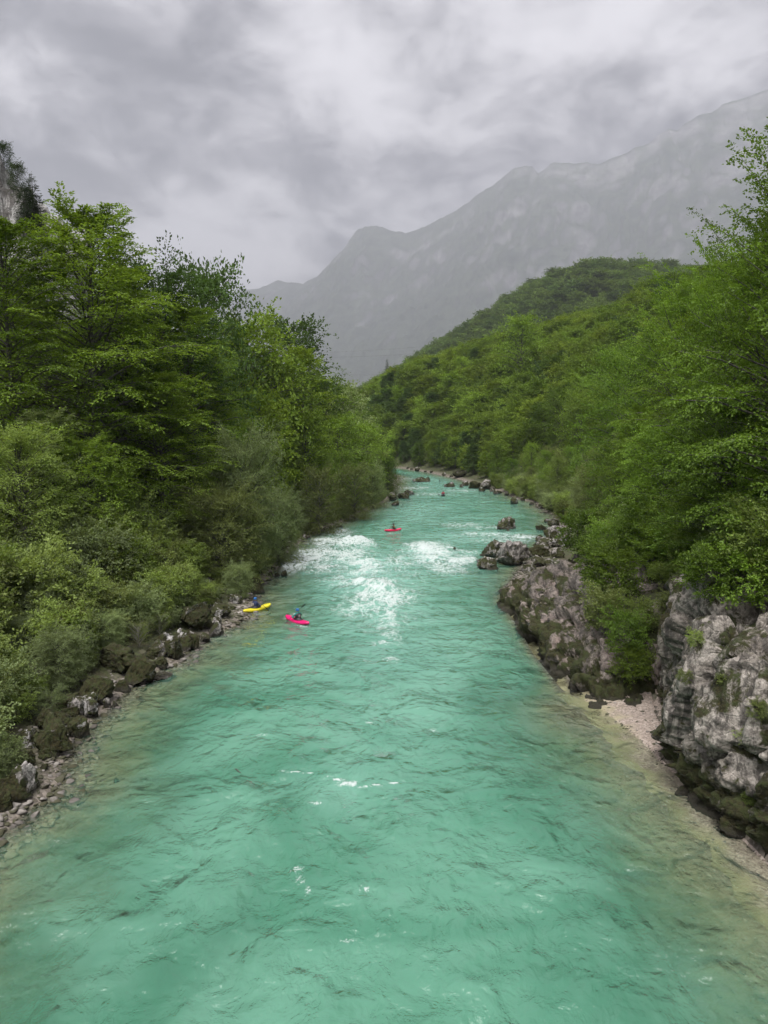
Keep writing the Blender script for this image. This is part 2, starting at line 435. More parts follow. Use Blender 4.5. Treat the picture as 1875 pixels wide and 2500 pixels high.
def ray_ground(dx, dy):
    """where the view through a picture point first meets the ground or the water"""
    r = ray(dx, dy); t = np.arange(14, 260, .12)
    P = r[None, :] * t[:, None]; z = CAMH + P[:, 2]
    g = np.maximum(ground_z(P[:, 0], P[:, 1]), 0)
    k = np.argmax(z <= g)
    return np.array([P[k, 0], P[k, 1], g[k]])
KEEP = []                                                   # spots that the undergrowth leaves free
def build_ground():
    ys = np.concatenate([np.arange(-40, 10, 2.5), np.arange(10, 64, 0.35), np.arange(64, 130, 1.0), np.arange(130, 270, 2.0), np.arange(270, 421, 10)])
    g = np.concatenate([[0], np.geomspace(0.15, 480, 62)])
    mid = np.linspace(0, 1, 46)[1:-1]
    rows = []
    for y in ys:
        L, R = float(Lx(y)), float(Rx(y))
        rows.append(np.concatenate([L - g[::-1], L + (R - L) * mid, R + g]))
    X = np.array(rows); Y = np.repeat(ys[:, None], X.shape[1], 1)
    Z = ground_z(X, Y)
    t = NT('ground_soil')
    geo = t.n('ShaderNodeNewGeometry'); p = geo.outputs['Position']
    z = t.n('ShaderNodeSeparateXYZ', {0: p}).outputs[2]
    n1 = t.noise(p, 0.5, 6, 0.6); n2 = t.noise(p, 4.0, 6, 0.65)
    vor = t.n('ShaderNodeTexVoronoi', {'Vector': p, 'Scale': 7.0})
    vor2 = t.n('ShaderNodeTexVoronoi', {'Vector': p, 'Scale': 2.2})
    peb = t.mix(t.n('ShaderNodeSeparateColor', {0: vor.outputs['Color']}).outputs[0], (0.075, 0.062, 0.05), (0.24, 0.205, 0.175))
    peb = t.mix(t.mr(t.n('ShaderNodeSeparateColor', {0: vor2.outputs['Color']}).outputs[1], 0.6, 0.95, 0, 0.7), peb, (0.2, 0.175, 0.15))
    peb = t.mix(t.mr(z, -0.22, -0.03, 0.8, 0.0), peb, t.mix(t.mr(n1, 0.4, 0.62), (0.33, 0.3, 0.185), (0.23, 0.212, 0.125)))
    soil = t.mix(t.mr(n2, 0.35, 0.65), (0.03, 0.034, 0.014), (0.06, 0.07, 0.022))
    soil = t.mix(t.mr(n1, 0.5, 0.65, 0, 0.6), soil, (0.075, 0.06, 0.04))
    zz = t.M('ADD', z, t.M('MULTIPLY', t.M('SUBTRACT', n2, 0.5), 0.9))
    col = t.mix(t.mr(zz, 0.02, 0.5), peb, soil)
    h = t.M('ADD', t.M('MULTIPLY', vor.outputs['Distance'], -0.6), n2)
    b = t.n('ShaderNodeBump', {'Height': h, 'Strength': 0.7, 'Distance': 0.08}).outputs[0]
    t.surf(t.n('ShaderNodeBsdfPrincipled', {'Base Color': col, 'Roughness': 0.9, 'Normal': b}).outputs[0])
    me = mesh_from('ground', xyz(X, Y, Z).reshape(-1, 3), grid_faces(*X.shape), [t.m])
    tag(link('ground', me), kind='structure')
    # the small pebble beach between the outcrop and the cliff
    by = np.linspace(10, 36.4, 150); bt = np.linspace(0, 1, 40)
    bl = np.interp(by, [10, 24, 30, 36.4], [2.2, 1.5, 1.5, .9]) + fbm(xyz(by * .6, 0 * by), 3, 57) * .9
    bx = (Rx(by) - bl)[:, None] + (CFx(by) - Rx(by) + bl + .6)[:, None] * bt[None, :]
    BY = np.repeat(by[:, None], 40, 1)
    BZ = np.where(bx > Rx(BY), np.minimum(ground_z(bx, BY), .02 + .12 * (bx - Rx(BY))), ground_z(bx, BY)) + .025 + fbm(xyz(bx * 2, BY * 2), 2, 55) * .015
    BZ[:, 0] -= .2
    t = NT('beach_pebbles')
    p = t.n('ShaderNodeNewGeometry').outputs['Position']
    v = t.n('ShaderNodeTexVoronoi', {'Vector': p, 'Scale': 14.0})
    c = t.mix(t.n('ShaderNodeSeparateColor', {0: v.outputs['Color']}).outputs[0], (0.2, 0.155, 0.13), (0.46, 0.39, 0.34))
    c = t.mix(t.mr(t.noise(p, 3.0, 5), .45, .65, 0, .5), c, (0.24, 0.19, 0.16))
    ed = t.M('ADD', t.n('ShaderNodeAttribute', attribute_name='edge').outputs['Fac'], t.M('MULTIPLY', t.M('SUBTRACT', t.noise(p, 1.3, 5), .5), .7))
    c = t.mix(t.mr(ed, .1, .55, 1, 0), c, t.mix(t.mr(t.noise(p, 0.5, 6, 0.6), 0.4, 0.62), (0.33, 0.3, 0.185), (0.23, 0.212, 0.125)))
    b = t.n('ShaderNodeBump', {'Height': v.outputs['Distance'], 'Strength': .8, 'Distance': .03}, invert=True).outputs[0]
    t.surf(t.n('ShaderNodeBsdfPrincipled', {'Base Color': c, 'Roughness': .9, 'Normal': b}).outputs[0])
    tag(link('pebble_beach', mesh_from('pebble_beach', xyz(bx, BY, BZ).reshape(-1, 3), grid_faces(150, 40), [t.m], attrs={'edge': ('POINT', np.repeat(bt[None, :], 150, 0))})), kind='structure')
    # the far valley floor, out to the mountains
    n = 60
    gx = np.linspace(-6100, 6100, n); gy = np.linspace(-1500, 11300, n)
    A, B = np.meshgrid(gx, gy)
    r = np.hypot(A, B)
    Zv = -5.2 + fbm(xyz(A / 900, B / 900), 3, 5) * 6 * sstep(600, 1500, r) - 3.0 * (1 - sstep(300, 900, r))
    Zv = np.maximum(Zv, -8.5)
    t = NT('valley_grass')
    p = t.n('ShaderNodeNewGeometry').outputs['Position']
    t.surf(t.n('ShaderNodeBsdfPrincipled', {'Base Color': t.mix(t.mr(t.noise(p, 0.01, 5), .4, .6), (0.05, 0.08, 0.025), (0.08, 0.11, 0.035)), 'Roughness': 0.95}).outputs[0])
    tag(link('valley_floor', mesh_from('valley_floor', xyz(A, B, Zv).reshape(-1, 3), grid_faces(n, n), [t.m])), kind='structure')
build_ground()

# rapids: (picture point, sideways half width m, along half length m, foam, wave height)
RAPIDS = [((655, 1352), .5, .35, .5, .0), ((615, 1338), .35, .3, .45, .0), ((560, 1326), .5, .3, .4, .0), ((842, 1152), .6, .6, .45, .0),((720, 1172), 2.6, 4.0, .75, .12), ((670, 1205), 2.4, 5.0, .8, .15), ((750, 1200), 2.6, 5, .72, .12), ((860, 1215), 2.0, 5, .5, .08), ((930, 1190), 2.6, 5, .85, .14), ((960, 1225), 2.6, 4, .6, .1), ((850, 1290), 1.8, 3, .7, .1), ((780, 1310), 2.2, 3.5, .6, .08), ((840, 1340), 2.0, 3, .5, .06), ((1060, 1140), 4, 2, .5, .05),((765, 1175), 2.2, 3.2, 1.0, .38), ((700, 1195), 2.4, 3.0, .8, .16), ((640, 1218), 1.5, 4.2, .85, .14), ((700, 1228), 2.2, 2.6, .7, .12),
          ((790, 1222), 2.2, 6.0, .72, .16), ((815, 1272), 1.5, 3.0, .9, .3), ((835, 1300), .9, 2.6, .8, .14), ((845, 1330), .7, 2.2, .7, .1), ((850, 1375), .6, 2.0, .6, .06), ((780, 1260), 1.0, 1.6, .8, .2), ((790, 1288), 2.0, 2.4, .75, .14), ((820, 1310), 1.6, 3.0, .62, .1), ((750, 1255), 2.6, 3.5, .5, .1),
          ((915, 1185), 1.8, 4.0, .95, .2), ((930, 1205), 2.0, 4.0, .72, .14), ((985, 1212), 2.6, 2.4, .85, .16), ((1010, 1195), 1.4, 2.0, .6, .14), ((880, 1250), 2.6, 5, .35, .08),
          ((1000, 1135), 3.5, 3.2, .52, .08), ((1050, 1155), 4.0, 2.4, .62, .07), ((1130, 1160), 3.0, 2.0, .7, .06), ((1090, 1168), 4.5, 2.5, .5, .05), ((735, 1150), 2.2, 4.0, .58, .12),
          ((900, 1055), 4, 5, .5, .08), ((930, 1068), 5, 4, .45, .06), ((1000, 1060), 5, 4, .45, .06), ((960, 1020), 4, 8, .5, .06), ((880, 1035), 3, 6, .4, .06),
          ((850, 1350), .8, 1.2, .62, .06), ((820, 1390), 1.0, 1.4, .48, .05), ((850, 1425), .9, .8, .46, .04), ((640, 1330), 1.0, 1.0, .4, .03),
          ((752, 1694), .42, .2, .8, .03), ((725, 1686), .3, .1, .8, .02), ((700, 1678), .3, .08, .8, .02), ((672, 1673), .3, .07, .75, .02), ((640, 1669), .3, .06, .7, .02), ((612, 1666), .25, .06, .65, .0), ((785, 1702), .3, .1, .7, .02), ((815, 1698), .28, .09, .75, .02), ((845, 1691), .28, .07, .7, .02), ((868, 1686), .2, .06, .65, .0), ((635, 1885), .3, .16, .62, .02), ((662, 1925), .22, .34, .5, .01), ((650, 1905), .2, .25, .5, .01),
          ((790, 1918), .17, .2, .7, .02), ((806, 1960), .12, .35, .58, .01), ((750, 2035), .2, .12, .5, .0), ((880, 1520), .5, .3, .5, .02), ((800, 1560), .3, .3, .5, .02), ((690, 1735), .35, .15, .5, 0.0), ((940, 1580), .4, .25, .5, .0),
          ((560, 1590), .5, .25, .42, .0), ((480, 1375), 1.2, .5, .4, .0)]
RP = [(on_plane(*q[0]), q[1] * (1.25 if q[2] > 1.8 else 1), q[2] * (1.35 if q[2] > 1.8 else 1), q[3] * (.84 if q[2] > 1.8 else 1), q[4] * 1.5) for q in RAPIDS]
AER = [(on_plane(a, b), rx, ry, f) for (a, b), rx, ry, f in [((790, 1240), 5.5, 13, .85), ((820, 1320), 4, 10, .6), ((700, 1215), 5, 9, .7), ((930, 1205), 5, 10, .75), ((1010, 1160), 7, 9, .5),
       ((840, 1400), 4.5, 10, .42), ((850, 1520), 4, 9, .22), ((900, 1100), 9, 30, .35), ((950, 1040), 9, 40, .45), ((760, 1690), 2.4, 2.2, .22)]]
def water_fields(X, Y):
    foam = np.zeros_like(X); amp = np.zeros_like(X); hump = np.zeros_like(X)
    wx = fbm(xyz(X * 0.5, Y * 0.35), 3, 31) * 1.3; wy = fbm(xyz(X * 0.5, Y * 0.35, 9.0), 3, 47) * 1.6
    for c, rx, ry, f, w in RP:
        k = min(1.0, rx * 0.6)
        q = ((X + wx * k - c[0]) / rx) ** 2 + ((Y + wy * k - c[1]) / ry) ** 2
        g = np.exp(-q)
        foam = np.maximum(foam, f * g); amp = np.maximum(amp, w * g)
        hump += w * np.exp(-(((X - c[0]) / (rx * 0.55)) ** 2 + ((Y - c[1]) / (ry * 0.35)) ** 2)) * (w > 0.3)
    s = sstep(0, 0.6, np.minimum(X - Lx(Y), Rx(Y) - X))
    wfar = sstep(85, 130, Y)
    w1 = fbm(xyz(X * 0.55 + wx * 0.4, Y * 0.42 + wy * 0.4, 1.0), 3, 61)
    w2 = fbm(xyz(X * 1.5 + wx, Y * 1.15 + wy, 2.0), 2, 71, 0.55)
    calm = 0.055 + 0.03 * pn(xyz(X * 0.12, Y * 0.1), 77)
    r1 = fbm(xyz(X * 0.75, Y * 0.6, 5.0), 4, 81, 0.55, True)
    Z = calm * w1 * (1 + wfar) + 0.018 * w2 + amp * (r1 * 1.4) + hump * 0.6
    aer = np.zeros_like(X)
    for c, rx, ry, f in AER:
        aer = np.maximum(aer, f * np.exp(-((X + wx * 1.2 - c[0]) / rx) ** 2 - ((Y + wy * 1.5 - c[1]) / ry) ** 2))
    return np.minimum(foam, np.where(Y > 40, .74, .9)) * s, Z * s, aer * s

def build_water():
    ys = [-40.0]
    while ys[-1] < 330:
        y = ys[-1]
        ys.append(y + (2.0 if y < 10 else max(0.11, 0.0048 * y)))
    ys = np.array(ys)
    tt = np.linspace(-0.06, 1.06, 190)
    L, R = Lx(ys), Rx(ys)
    X = L[:, None] + (R - L)[:, None] * tt[None, :]
    Y = np.repeat(ys[:, None], len(tt), 1)
    foam, Z, AE = water_fields(X, Y)
    D = depth_at(np.clip(X, Lx(Y), Rx(Y)), Y)
    for dx, dy, w in [(175, 1735, 74), (105, 1745, 60), (60, 1722, 52), (482, 1496, 46), (250, 1690, 46)]:
        c = on_plane(dx, dy, -.25); r = w * KD / FPX * math.hypot(c[1], CAMH) * .5
        gq = np.exp(-(((X - c[0]) / r) ** 2 + ((Y - c[1]) / r) ** 2) ** 1.5)
        D = D * (1 - gq) + .3 * gq * np.minimum(D / .3, 1)
    t = NT('river_water')
    at = lambda n: t.n('ShaderNodeAttribute', attribute_name=n).outputs['Fac']
    dep, fo = at('depth'), at('foam')
    p = t.n('ShaderNodeNewGeometry').outputs['Position']
    warp = t.n('ShaderNodeTexNoise', {'Vector': p, 'Scale': 0.28, 'Detail': 3.0}).outputs['Color']
    wv = t.n('ShaderNodeVectorMath', {0: warp, 1: (0.5, 0.5, 0.5)}, operation='SUBTRACT').outputs[0]
    wv = t.n('ShaderNodeVectorMath', {0: wv, 'Scale': 1.6}, operation='SCALE').outputs[0]
    q = t.n('ShaderNodeVectorMath', {0: p, 1: wv}, operation='ADD').outputs[0]
    a0 = t.noise(q, 0.42, 3, 0.5, 0.3, (1.0, 0.8, 1))
    a1 = t.noise(q, 1.15, 5, 0.58, 0.25, (1.0, 0.75, 1))
    a2 = t.noise(p, 3.4, 5, 0.6, 0.5, (1.0, 0.6, 1))
    a3 = t.noise(p, 10.0, 3, 0.55, 0.3, (1.0, 0.7, 1))
    patch = t.noise(p, 0.2, 4, 0.6, 0.9, (1.0, 0.6, 1))
    rid = t.M('ABSOLUTE', t.M('SUBTRACT', a1, 0.5))
    rough = t.mr(patch, 0.36, 0.66, 0.1, 1.0)
    h = t.M('ADD', t.M('MULTIPLY', a0, 2.4), t.M('MULTIPLY', a1, 0.62))
    h = t.M('ADD', h, t.M('MULTIPLY', rid, -0.22))
    h = t.M('ADD', h, t.M('MULTIPLY', t.M('MULTIPLY', a2, rough), 0.17))
    h = t.M('ADD', h, t.M('MULTIPLY', t.M('MULTIPLY', a3, rough), 0.05))
    bump = t.n('ShaderNodeBump', {'Height': h, 'Strength': 1.0, 'Distance': 0.5}).outputs[0]
    # the water's own colour: glacial silt scatters turquoise, clear shallows show the bed
    n4 = t.noise(p, 0.13, 4, 0.55, 0.8)
    deep = t.mix(t.mr(n4, 0.35, 0.65), (0.06, 0.187, 0.122), (0.11, 0.268, 0.19))
    aer = t.M('MULTIPLY', at('aer'), 0.85)
    deep = t.mix(aer, deep, (0.24, 0.46, 0.395))
    tcol = t.mix(t.mr(dep, 0.0, 0.9, smooth=False), (0.92, 0.96, 0.9), (0.5, 0.6, 0.3))
    scat = t.M('SUBTRACT', 1.0, t.M('POWER', 2.718, t.M('MULTIPLY', dep, -1.9)))
    bsoft = t.n('ShaderNodeBump', {'Height': h, 'Strength': 1.0, 'Distance': 0.2}).outputs[0]
    dif = t.n('ShaderNodeBsdfDiffuse', {'Color': deep, 'Normal': bsoft}).outputs[0]
    tra = t.n('ShaderNodeBsdfTransparent', {'Color': tcol}).outputs[0]
    body = t.n('ShaderNodeMixShader', {0: scat, 1: tra, 2: dif}).outputs[0]
    fres = t.n('ShaderNodeFresnel', {'IOR': 1.34, 'Normal': bump}).outputs[0]
    glo = t.n('ShaderNodeBsdfGlossy', {'Color': (1, 1, 1, 1), 'Roughness': 0.07, 'Normal': bump}).outputs[0]
    wat = t.n('ShaderNodeMixShader', {0: fres, 1: body, 2: glo}).outputs[0]
    f1 = t.noise(q, 1.0, 6, 0.62, 0.9, (1.0, 0.42, 1))
    f3 = t.noise(q, 6.5, 5, 0.6, 1.2, (1.0, 0.7, 1))
    f2 = t.noise(q, 2.6, 7, 0.66, 1.2, (1.0, 0.7, 1))
    r1 = t.M('SUBTRACT', 1.0, t.M('MULTIPLY', t.M('ABSOLUTE', t.M('SUBTRACT', f1, 0.5)), 4.5), clamp=True)
    r2 = t.M('SUBTRACT', 1.0, t.M('MULTIPLY', t.M('ABSOLUTE', t.M('SUBTRACT', f2, 0.5)), 4.5), clamp=True)
    r3 = t.M('SUBTRACT', 1.0, t.M('MULTIPLY', t.M('ABSOLUTE', t.M('SUBTRACT', f3, 0.5)), 4.5), clamp=True)
    rr = t.M('ADD', t.M('ADD', t.M('MULTIPLY', r1, 0.34), t.M('MULTIPLY', r2, 0.36)), t.M('MULTIPLY', r3, 0.3))
    th = t.M('SUBTRACT', 1.03, t.M('MULTIPLY', fo, 0.56))
    fm = t.mr(t.M('SUBTRACT', rr, th), -0.05, 0.13)
    fb = t.n('ShaderNodeBump', {'Height': f2, 'Strength': 0.8, 'Distance': 0.15}).outputs[0]
    fd = t.n('ShaderNodeBsdfDiffuse', {'Color': (0.56, 0.61, 0.605, 1), 'Normal': fb}).outputs[0]
    t.surf(t.n('ShaderNodeMixShader', {0: t.M('MULTIPLY', fm, 0.88), 1: wat, 2: fd}).outputs[0])
    me = mesh_from('river', xyz(X, Y, Z).reshape(-1, 3), grid_faces(*X.shape), [t.m], attrs={'depth': ('POINT', D), 'foam': ('POINT', foam), 'aer': ('POINT', AE)})
    tag(link('river', me), 'turquoise river water with white rapids', kind='structure')
build_water()
def water_z(x, y):
    return float(water_fields(np.array([[float(x)]]), np.array([[float(y)]]))[1][0, 0])

# ------------------------------------------------------------------ rock faces of the right bank
def build_rock_face(name, ys, X0, prof, mat, amp, seed, label, bulge=None, nt=170, rough_k=1.0):
    """a rock mass whose foot runs along (X0(y), y); prof(y) -> arrays (set back, height)"""
    n = len(ys)
    V = np.zeros((n, nt, 3))
    for i, y in enumerate(ys):
        h, z = prof(y)
        s = np.concatenate([[0], np.cumsum(np.hypot(np.diff(h), np.diff(z)))]); s /= s[-1]
        q = np.linspace(0, 1, nt) ** 1.15
        V[i, :, 0] = X0(y) + np.interp(q, s, h); V[i, :, 1] = y; V[i, :, 2] = np.interp(q, s, z)
    du = np.gradient(V, axis=0); dv = np.gradient(V, axis=1)
    for _ in range(2):
        nn = np.cross(dv, du); nn /= np.linalg.norm(nn, axis=-1)[..., None] + 1e-9
    flip = np.sign((nn * np.array([-1, 0, .6])).sum(-1)).mean()
    nn *= flip if flip != 0 else 1
    # smoothed normals
    for _ in range(12):
        nn[1:-1] = (nn[:-2] + nn[1:-1] + nn[2:]) / 3; nn[:, 1:-1] = (nn[:, :-2] + nn[:, 1:-1] + nn[:, 2:]) / 3
    nn /= np.linalg.norm(nn, axis=-1)[..., None] + 1e-9
    P = V * np.array([1, 1, 0.72])
    d = fbm(P * 0.32, 3, seed) * 1.1
    r = fbm(P * 0.62 + d[..., None] * 0.6, 5, seed + 3, 0.56, True) - 0.45
    st = fbm(V * np.array([1.3, 1.3, 0.35]), 4, seed + 9, 0.55, True) - 0.45
    fine = fbm(V * 2.6, 4, seed + 5, 0.6)
    # blocks: stepped field gives flat faces with sharp joints
    bl = fbm(P * 0.55 + 3.1, 2, seed + 13) * 3.2
    blk = (np.floor(bl * 2) + sstep(0.72, 1.0, (bl * 2) % 1)) / 2 - bl
    wv = np.stack([fbm(V * .9, 3, seed + 21), fbm(V * .9 + 7, 3, seed + 22), fbm(V * .9 + 13, 3, seed + 23)], -1) * .55
    e1, e2, ev, ep = cells((V + wv * .8) * np.array([.5, .5, .24]) + np.array([0, 0, .1]) * V[..., 1:2], seed + 31)
    g1, g2, gv, gp = cells((V + wv * .5) * np.array([1.5, 1.5, .75]), seed + 37)
    lowr = 1 - sstep(1.2, 4.0, V[..., 2])
    crack = -.55 * (1 - sstep(0, .07, e2 - e1)) - .12 * (1 - sstep(0, .08, g2 - g1))
    pits = -np.clip(fbm(V * 1.6 + 4, 4, seed + 41, .6), 0, 1) * (.1 + .9 * lowr)
    off = amp * (d * 0.55 + r * 0.22 * (.4 + lowr) + st * 0.3) + (ev - .5) * .65 + ep * .8 + (gv - .5) * .16 + gp * .24 + crack + pits * rough_k + fine * (.05 + .1 * lowr)
    if bulge is not None: off = off + bulge(V)
    V = V + nn * off[..., None]
    F = grid_faces(n, nt)
    me = mesh_from(name, V.reshape(-1, 3), F if flip > 0 else F[:, ::-1], [mat], smooth=True)
    o = tag(link(name, me), label, 'rock face')
    return o
def cliff_prof(y):
    e = float(sstep(36.6, 34.6, y)) if False else float(1 - sstep(34.4, 37.2, y))
    top = 6.3 + 0.5 * math.sin(y * 0.7)
    h = np.array([-0.2, 0, 0.15, 0.55, 0.75, 1.1, 2.2, 5.0, 10.0])
    z = np.array([-1.2, 0, 1.2, 3.2, 4.8, 5.8, top, top + .9, top + 2.6])
    return h + (1 - e) * 2.0, np.where(z > 0, z * (0.25 + 0.75 * e), z)
def cliff_bulge(V):
    y, z = V[..., 1], V[..., 2]
    cleft = -1.15 * np.exp(-((y - 28.4 + 0.25 * (z - 3)) / 0.42) ** 2) * sstep(0.4, 2.5, z)
    b1 = 0.55 * np.exp(-((y - 30.8) / 1.5) ** 2) * sstep(1, 3, z)
    b2 = 0.8 * np.exp(-((y - 25.0) / 2.4) ** 2) * np.exp(-((z - 2.6) / 2.4) ** 2)
    under = -0.35 * np.exp(-((z - 0.15) / 0.35) ** 2)
    c2 = -0.6 * np.exp(-((y - 23.2 - 0.3 * (z - 3)) / 0.35) ** 2) * sstep(1.0, 3.0, z)
    return cleft + b1 + b2 + under + c2
build_rock_face('rock_cliff', np.arange(13.5, 37.4, 0.09), lambda y: float(CFx(y)), cliff_prof, R_CLIFF, 0.62, 101,
                'tall grey limestone cliff with dark moss at its foot on the right bank', cliff_bulge, 190)
def slab_prof(y):
    e = float(sstep(34.2, 37.5, y) * (1 - 0.92 * sstep(51.5, 59.8, y)))
    h = np.array([-0.5, 0, 0.5, 1.8, 3.6, 5.2, 7.5, 11, 17])
    z = np.array([-1.6, 0, 0.85, 2.1, 3.7, 4.6, 5.2, 6.2, 9.0])
    k = 1.0 - 0.2 * float(sstep(46, 36, y))
    return h * (0.8 + 0.2 * e) , np.where(z > 0, z * (0.06 + 0.94 * e) * k, z)
def slab_bulge(V):
    y, z = V[..., 1], V[..., 2]
    return -0.3 * np.exp(-((z - 0.1) / 0.35) ** 2) - 0.7 * np.exp(-((y - 39.2) / 0.6) ** 2) * sstep(0.5, 2, z)
build_rock_face('rock_outcrop', np.arange(34.0, 61.0, 0.11), lambda y: float(Rx(y)), slab_prof, R_SLAB, 0.55, 202,
                'sloping brown-grey rock outcrop with a mossy tip reaching into the river', slab_bulge, 170)

# ------------------------------------------------------------------ mountains
def build_mountain():
    # crest seen in the picture: (dx, dy) and the distance of the crest
    crest = [(120, 700, 6200), (300, 668, 6000), (420, 640, 5800), (512, 628, 5600), (560, 622, 5550), (600, 606, 5500), (655, 612, 5450), (690, 594, 5350), (720, 560, 5300),
             (745, 535, 5200), (768, 500, 5150), (790, 487, 5100), (812, 488, 5080), (840, 494, 5060), (876, 504, 5040), (905, 494, 5000), (960, 468, 4900), (1000, 444, 4850),
             (1050, 408, 4750), (1080, 388, 4700), (1105, 366, 4650), (1130, 357, 4620), (1150, 360, 4610), (1160, 374, 4600), (1175, 366, 4580), (1196, 350, 4560), (1215, 351, 4540),
             (1240, 352, 4520), (1270, 350, 4500), (1290, 355, 4480), (1315, 344, 4460), (1350, 330, 4430), (1372, 318, 4410), (1400, 312, 4390), (1425, 290, 4370), (1448, 276, 4350),
             (1462, 281, 4340), (1485, 262, 4320), (1510, 247, 4300), (1535, 243, 4280), (1560, 226, 4260), (1590, 216, 4240), (1620, 206, 4220), (1659, 190, 4200), (1750, 185, 4150), (1900, 230, 4080), (2050, 300, 4000), (2250, 420, 3900)]
    pts = np.array([at_depth(a, b, d * 1.6) for a, b, d in crest])
    s = np.concatenate([[0], np.cumsum(np.hypot(np.diff(pts[:, 0]), np.diff(pts[:, 1])))])
    nc, nr = 620, 170
    q = np.linspace(0, s[-1], nc)
    c = np.stack([np.interp(q, s, pts[:, k]) for k in range(3)], -1)
    c[:, 2] += fbm(xyz(q / 140, 0 * q), 4, 300, 0.55) * 24
    tdown = np.linspace(-0.25, 1, nr)
    V = np.zeros((nr, nc, 3))
    for i, t in enumerate(tdown):
        run = 3700.0 if t >= 0 else 4000.0
        V[i, :, 0] = c[:, 0] + (-0.34) * run * t
        V[i, :, 1] = c[:, 1] - 0.94 * run * t
        f = (1 - t) ** 1.75 if t >= 0 else (1 + t * 1.6)
        V[i, :, 2] = c[:, 2] * f
    env = np.clip(np.abs(tdown) * 7, 0, 1)[:, None] * np.clip((1 - tdown) * 3, 0, 1)[:, None]
    P = V / 830.0
    w = fbm(P * 1.2, 3, 311) * 0.5
    rav = fbm(xyz(q[None, :] / 500 + w * 1.1 + tdown[:, None] * 0.8, tdown[:, None] * 1.7), 5, 320, 0.55, True) - 0.4
    rough = fbm(P * 5, 4, 330, 0.6)
    V[..., 2] += env * (rav * 200 + rough * 60)
    V[..., 1] += env * rav * -170
    V[-1, :, 2] = -7.0
    t = NT('mountain_rock_and_forest')
    geo = t.n('ShaderNodeNewGeometry'); p = geo.outputs['Position']
    nz = t.n('ShaderNodeSeparateXYZ', {0: geo.outputs['Normal']}).outputs[2]
    z = t.n('ShaderNodeSeparateXYZ', {0: p}).outputs[2]
    n1 = t.noise(p, 0.0022, 8, 0.65, 0.4); n2 = t.noise(p, 0.011, 8, 0.7)
    k = t.M('ADD', t.M('MULTIPLY', nz, 0.55), t.M('ADD', t.M('MULTIPLY', n1, 0.9), t.M('MULTIPLY', n2, 0.5)))
    k = t.M('SUBTRACT', k, t.mr(z, 300, 2700, 0.0, 0.2, False))
    rock = t.mix(t.mr(n2, .4, .65), (0.11, 0.11, 0.112), (0.24, 0.24, 0.24))
    wood = t.mix(t.mr(n2, .4, .6), (0.028, 0.04, 0.028), (0.06, 0.075, 0.05))
    col = t.mix(t.mr(k, 0.74, 0.95), rock, wood)
    b = t.n('ShaderNodeBump', {'Height': n2, 'Strength': 0.8, 'Distance': 30.0}).outputs[0]
    t.surf(t.n('ShaderNodeBsdfPrincipled', {'Base Color': col, 'Roughness': 0.95, 'Normal': b}).outputs[0])
    tag(link('mountain', mesh_from('mountain', V.reshape(-1, 3), grid_faces(nr, nc), [t.m])), 'grey mountain range fading into haze', kind='structure')
build_mountain()

HILL = [(640, 905), (760, 850), (880, 772), (960, 722), (1010, 690), (1060, 655), (1120, 610), (1170, 584), (1220, 569), (1290, 566), (1360, 566), (1420, 570), (1480, 585), (1560, 600), (1700, 620), (1900, 660)]
def hill_height(x, y):
    D0 = 900.0
    px = np.array([at_depth(a, b, D0)[0] for a, b in HILL]); pz = np.array([at_depth(a, b, D0)[2] for a, b in HILL]) - 30.0
    c = np.interp(x * D0 / np.maximum(y, 1) if False else x, px, pz)
    f = np.where(y < D0, np.clip((y - 470) / (D0 - 470), 0, 1), np.clip((1700 - y) / (1700 - D0), 0, 1))
    return -6 + (c + 6) * np.sin(f * math.pi / 2) ** 1.1 + fbm(xyz(x / 130, y / 130), 4, 400) * 16 * np.sin(f * math.pi)
def build_hill():
    gx = np.linspace(-260, 900, 110); gy = np.linspace(470, 1700, 80)
    A, B = np.meshgrid(gx, gy)
    t = NT('hill_soil')
    p = t.n('ShaderNodeNewGeometry').outputs['Position']
    t.surf(t.n('ShaderNodeBsdfPrincipled', {'Base Color': t.mix(t.mr(t.noise(p, 0.08, 6), .4, .6), (0.02, 0.034, 0.014), (0.04, 0.06, 0.02)), 'Roughness': 0.95}).outputs[0])
    tag(link('hill', mesh_from('hill', xyz(A, B, hill_height(A, B)).reshape(-1, 3), grid_faces(80, 110), [t.m])), kind='structure')
build_hill()

# the rock knob top left
def build_knob():
    n, m = 90, 140
    ph = np.linspace(0, math.pi * 0.62, n); th = np.linspace(0, 2 * math.pi, m, endpoint=False)
    A, B = np.meshgrid(ph, th, indexing='ij')
    D = np.stack([np.sin(A) * np.cos(B), np.sin(A) * np.sin(B), np.cos(A)], -1)
    r = 1 + fbm(D * 1.6, 3, 500) * 0.5 + (fbm(D * 4, 4, 510, 0.55, True) - 0.4) * 0.22
    V = D * r[..., None] * np.array([11, 12, 24])
    top = at_depth(20, 402, 92)
    V[..., 2] += top[2] - 22; V[..., 0] += top[0] - 6; V[..., 1] += 98
    me = mesh_from('crag', V.reshape(-1, 3), grid_faces(n, m, True), [R_KNOB])
    tag(link('crag', me), 'pale grey rock crag topped with dark conifers at the far left', 'crag')
build_knob()

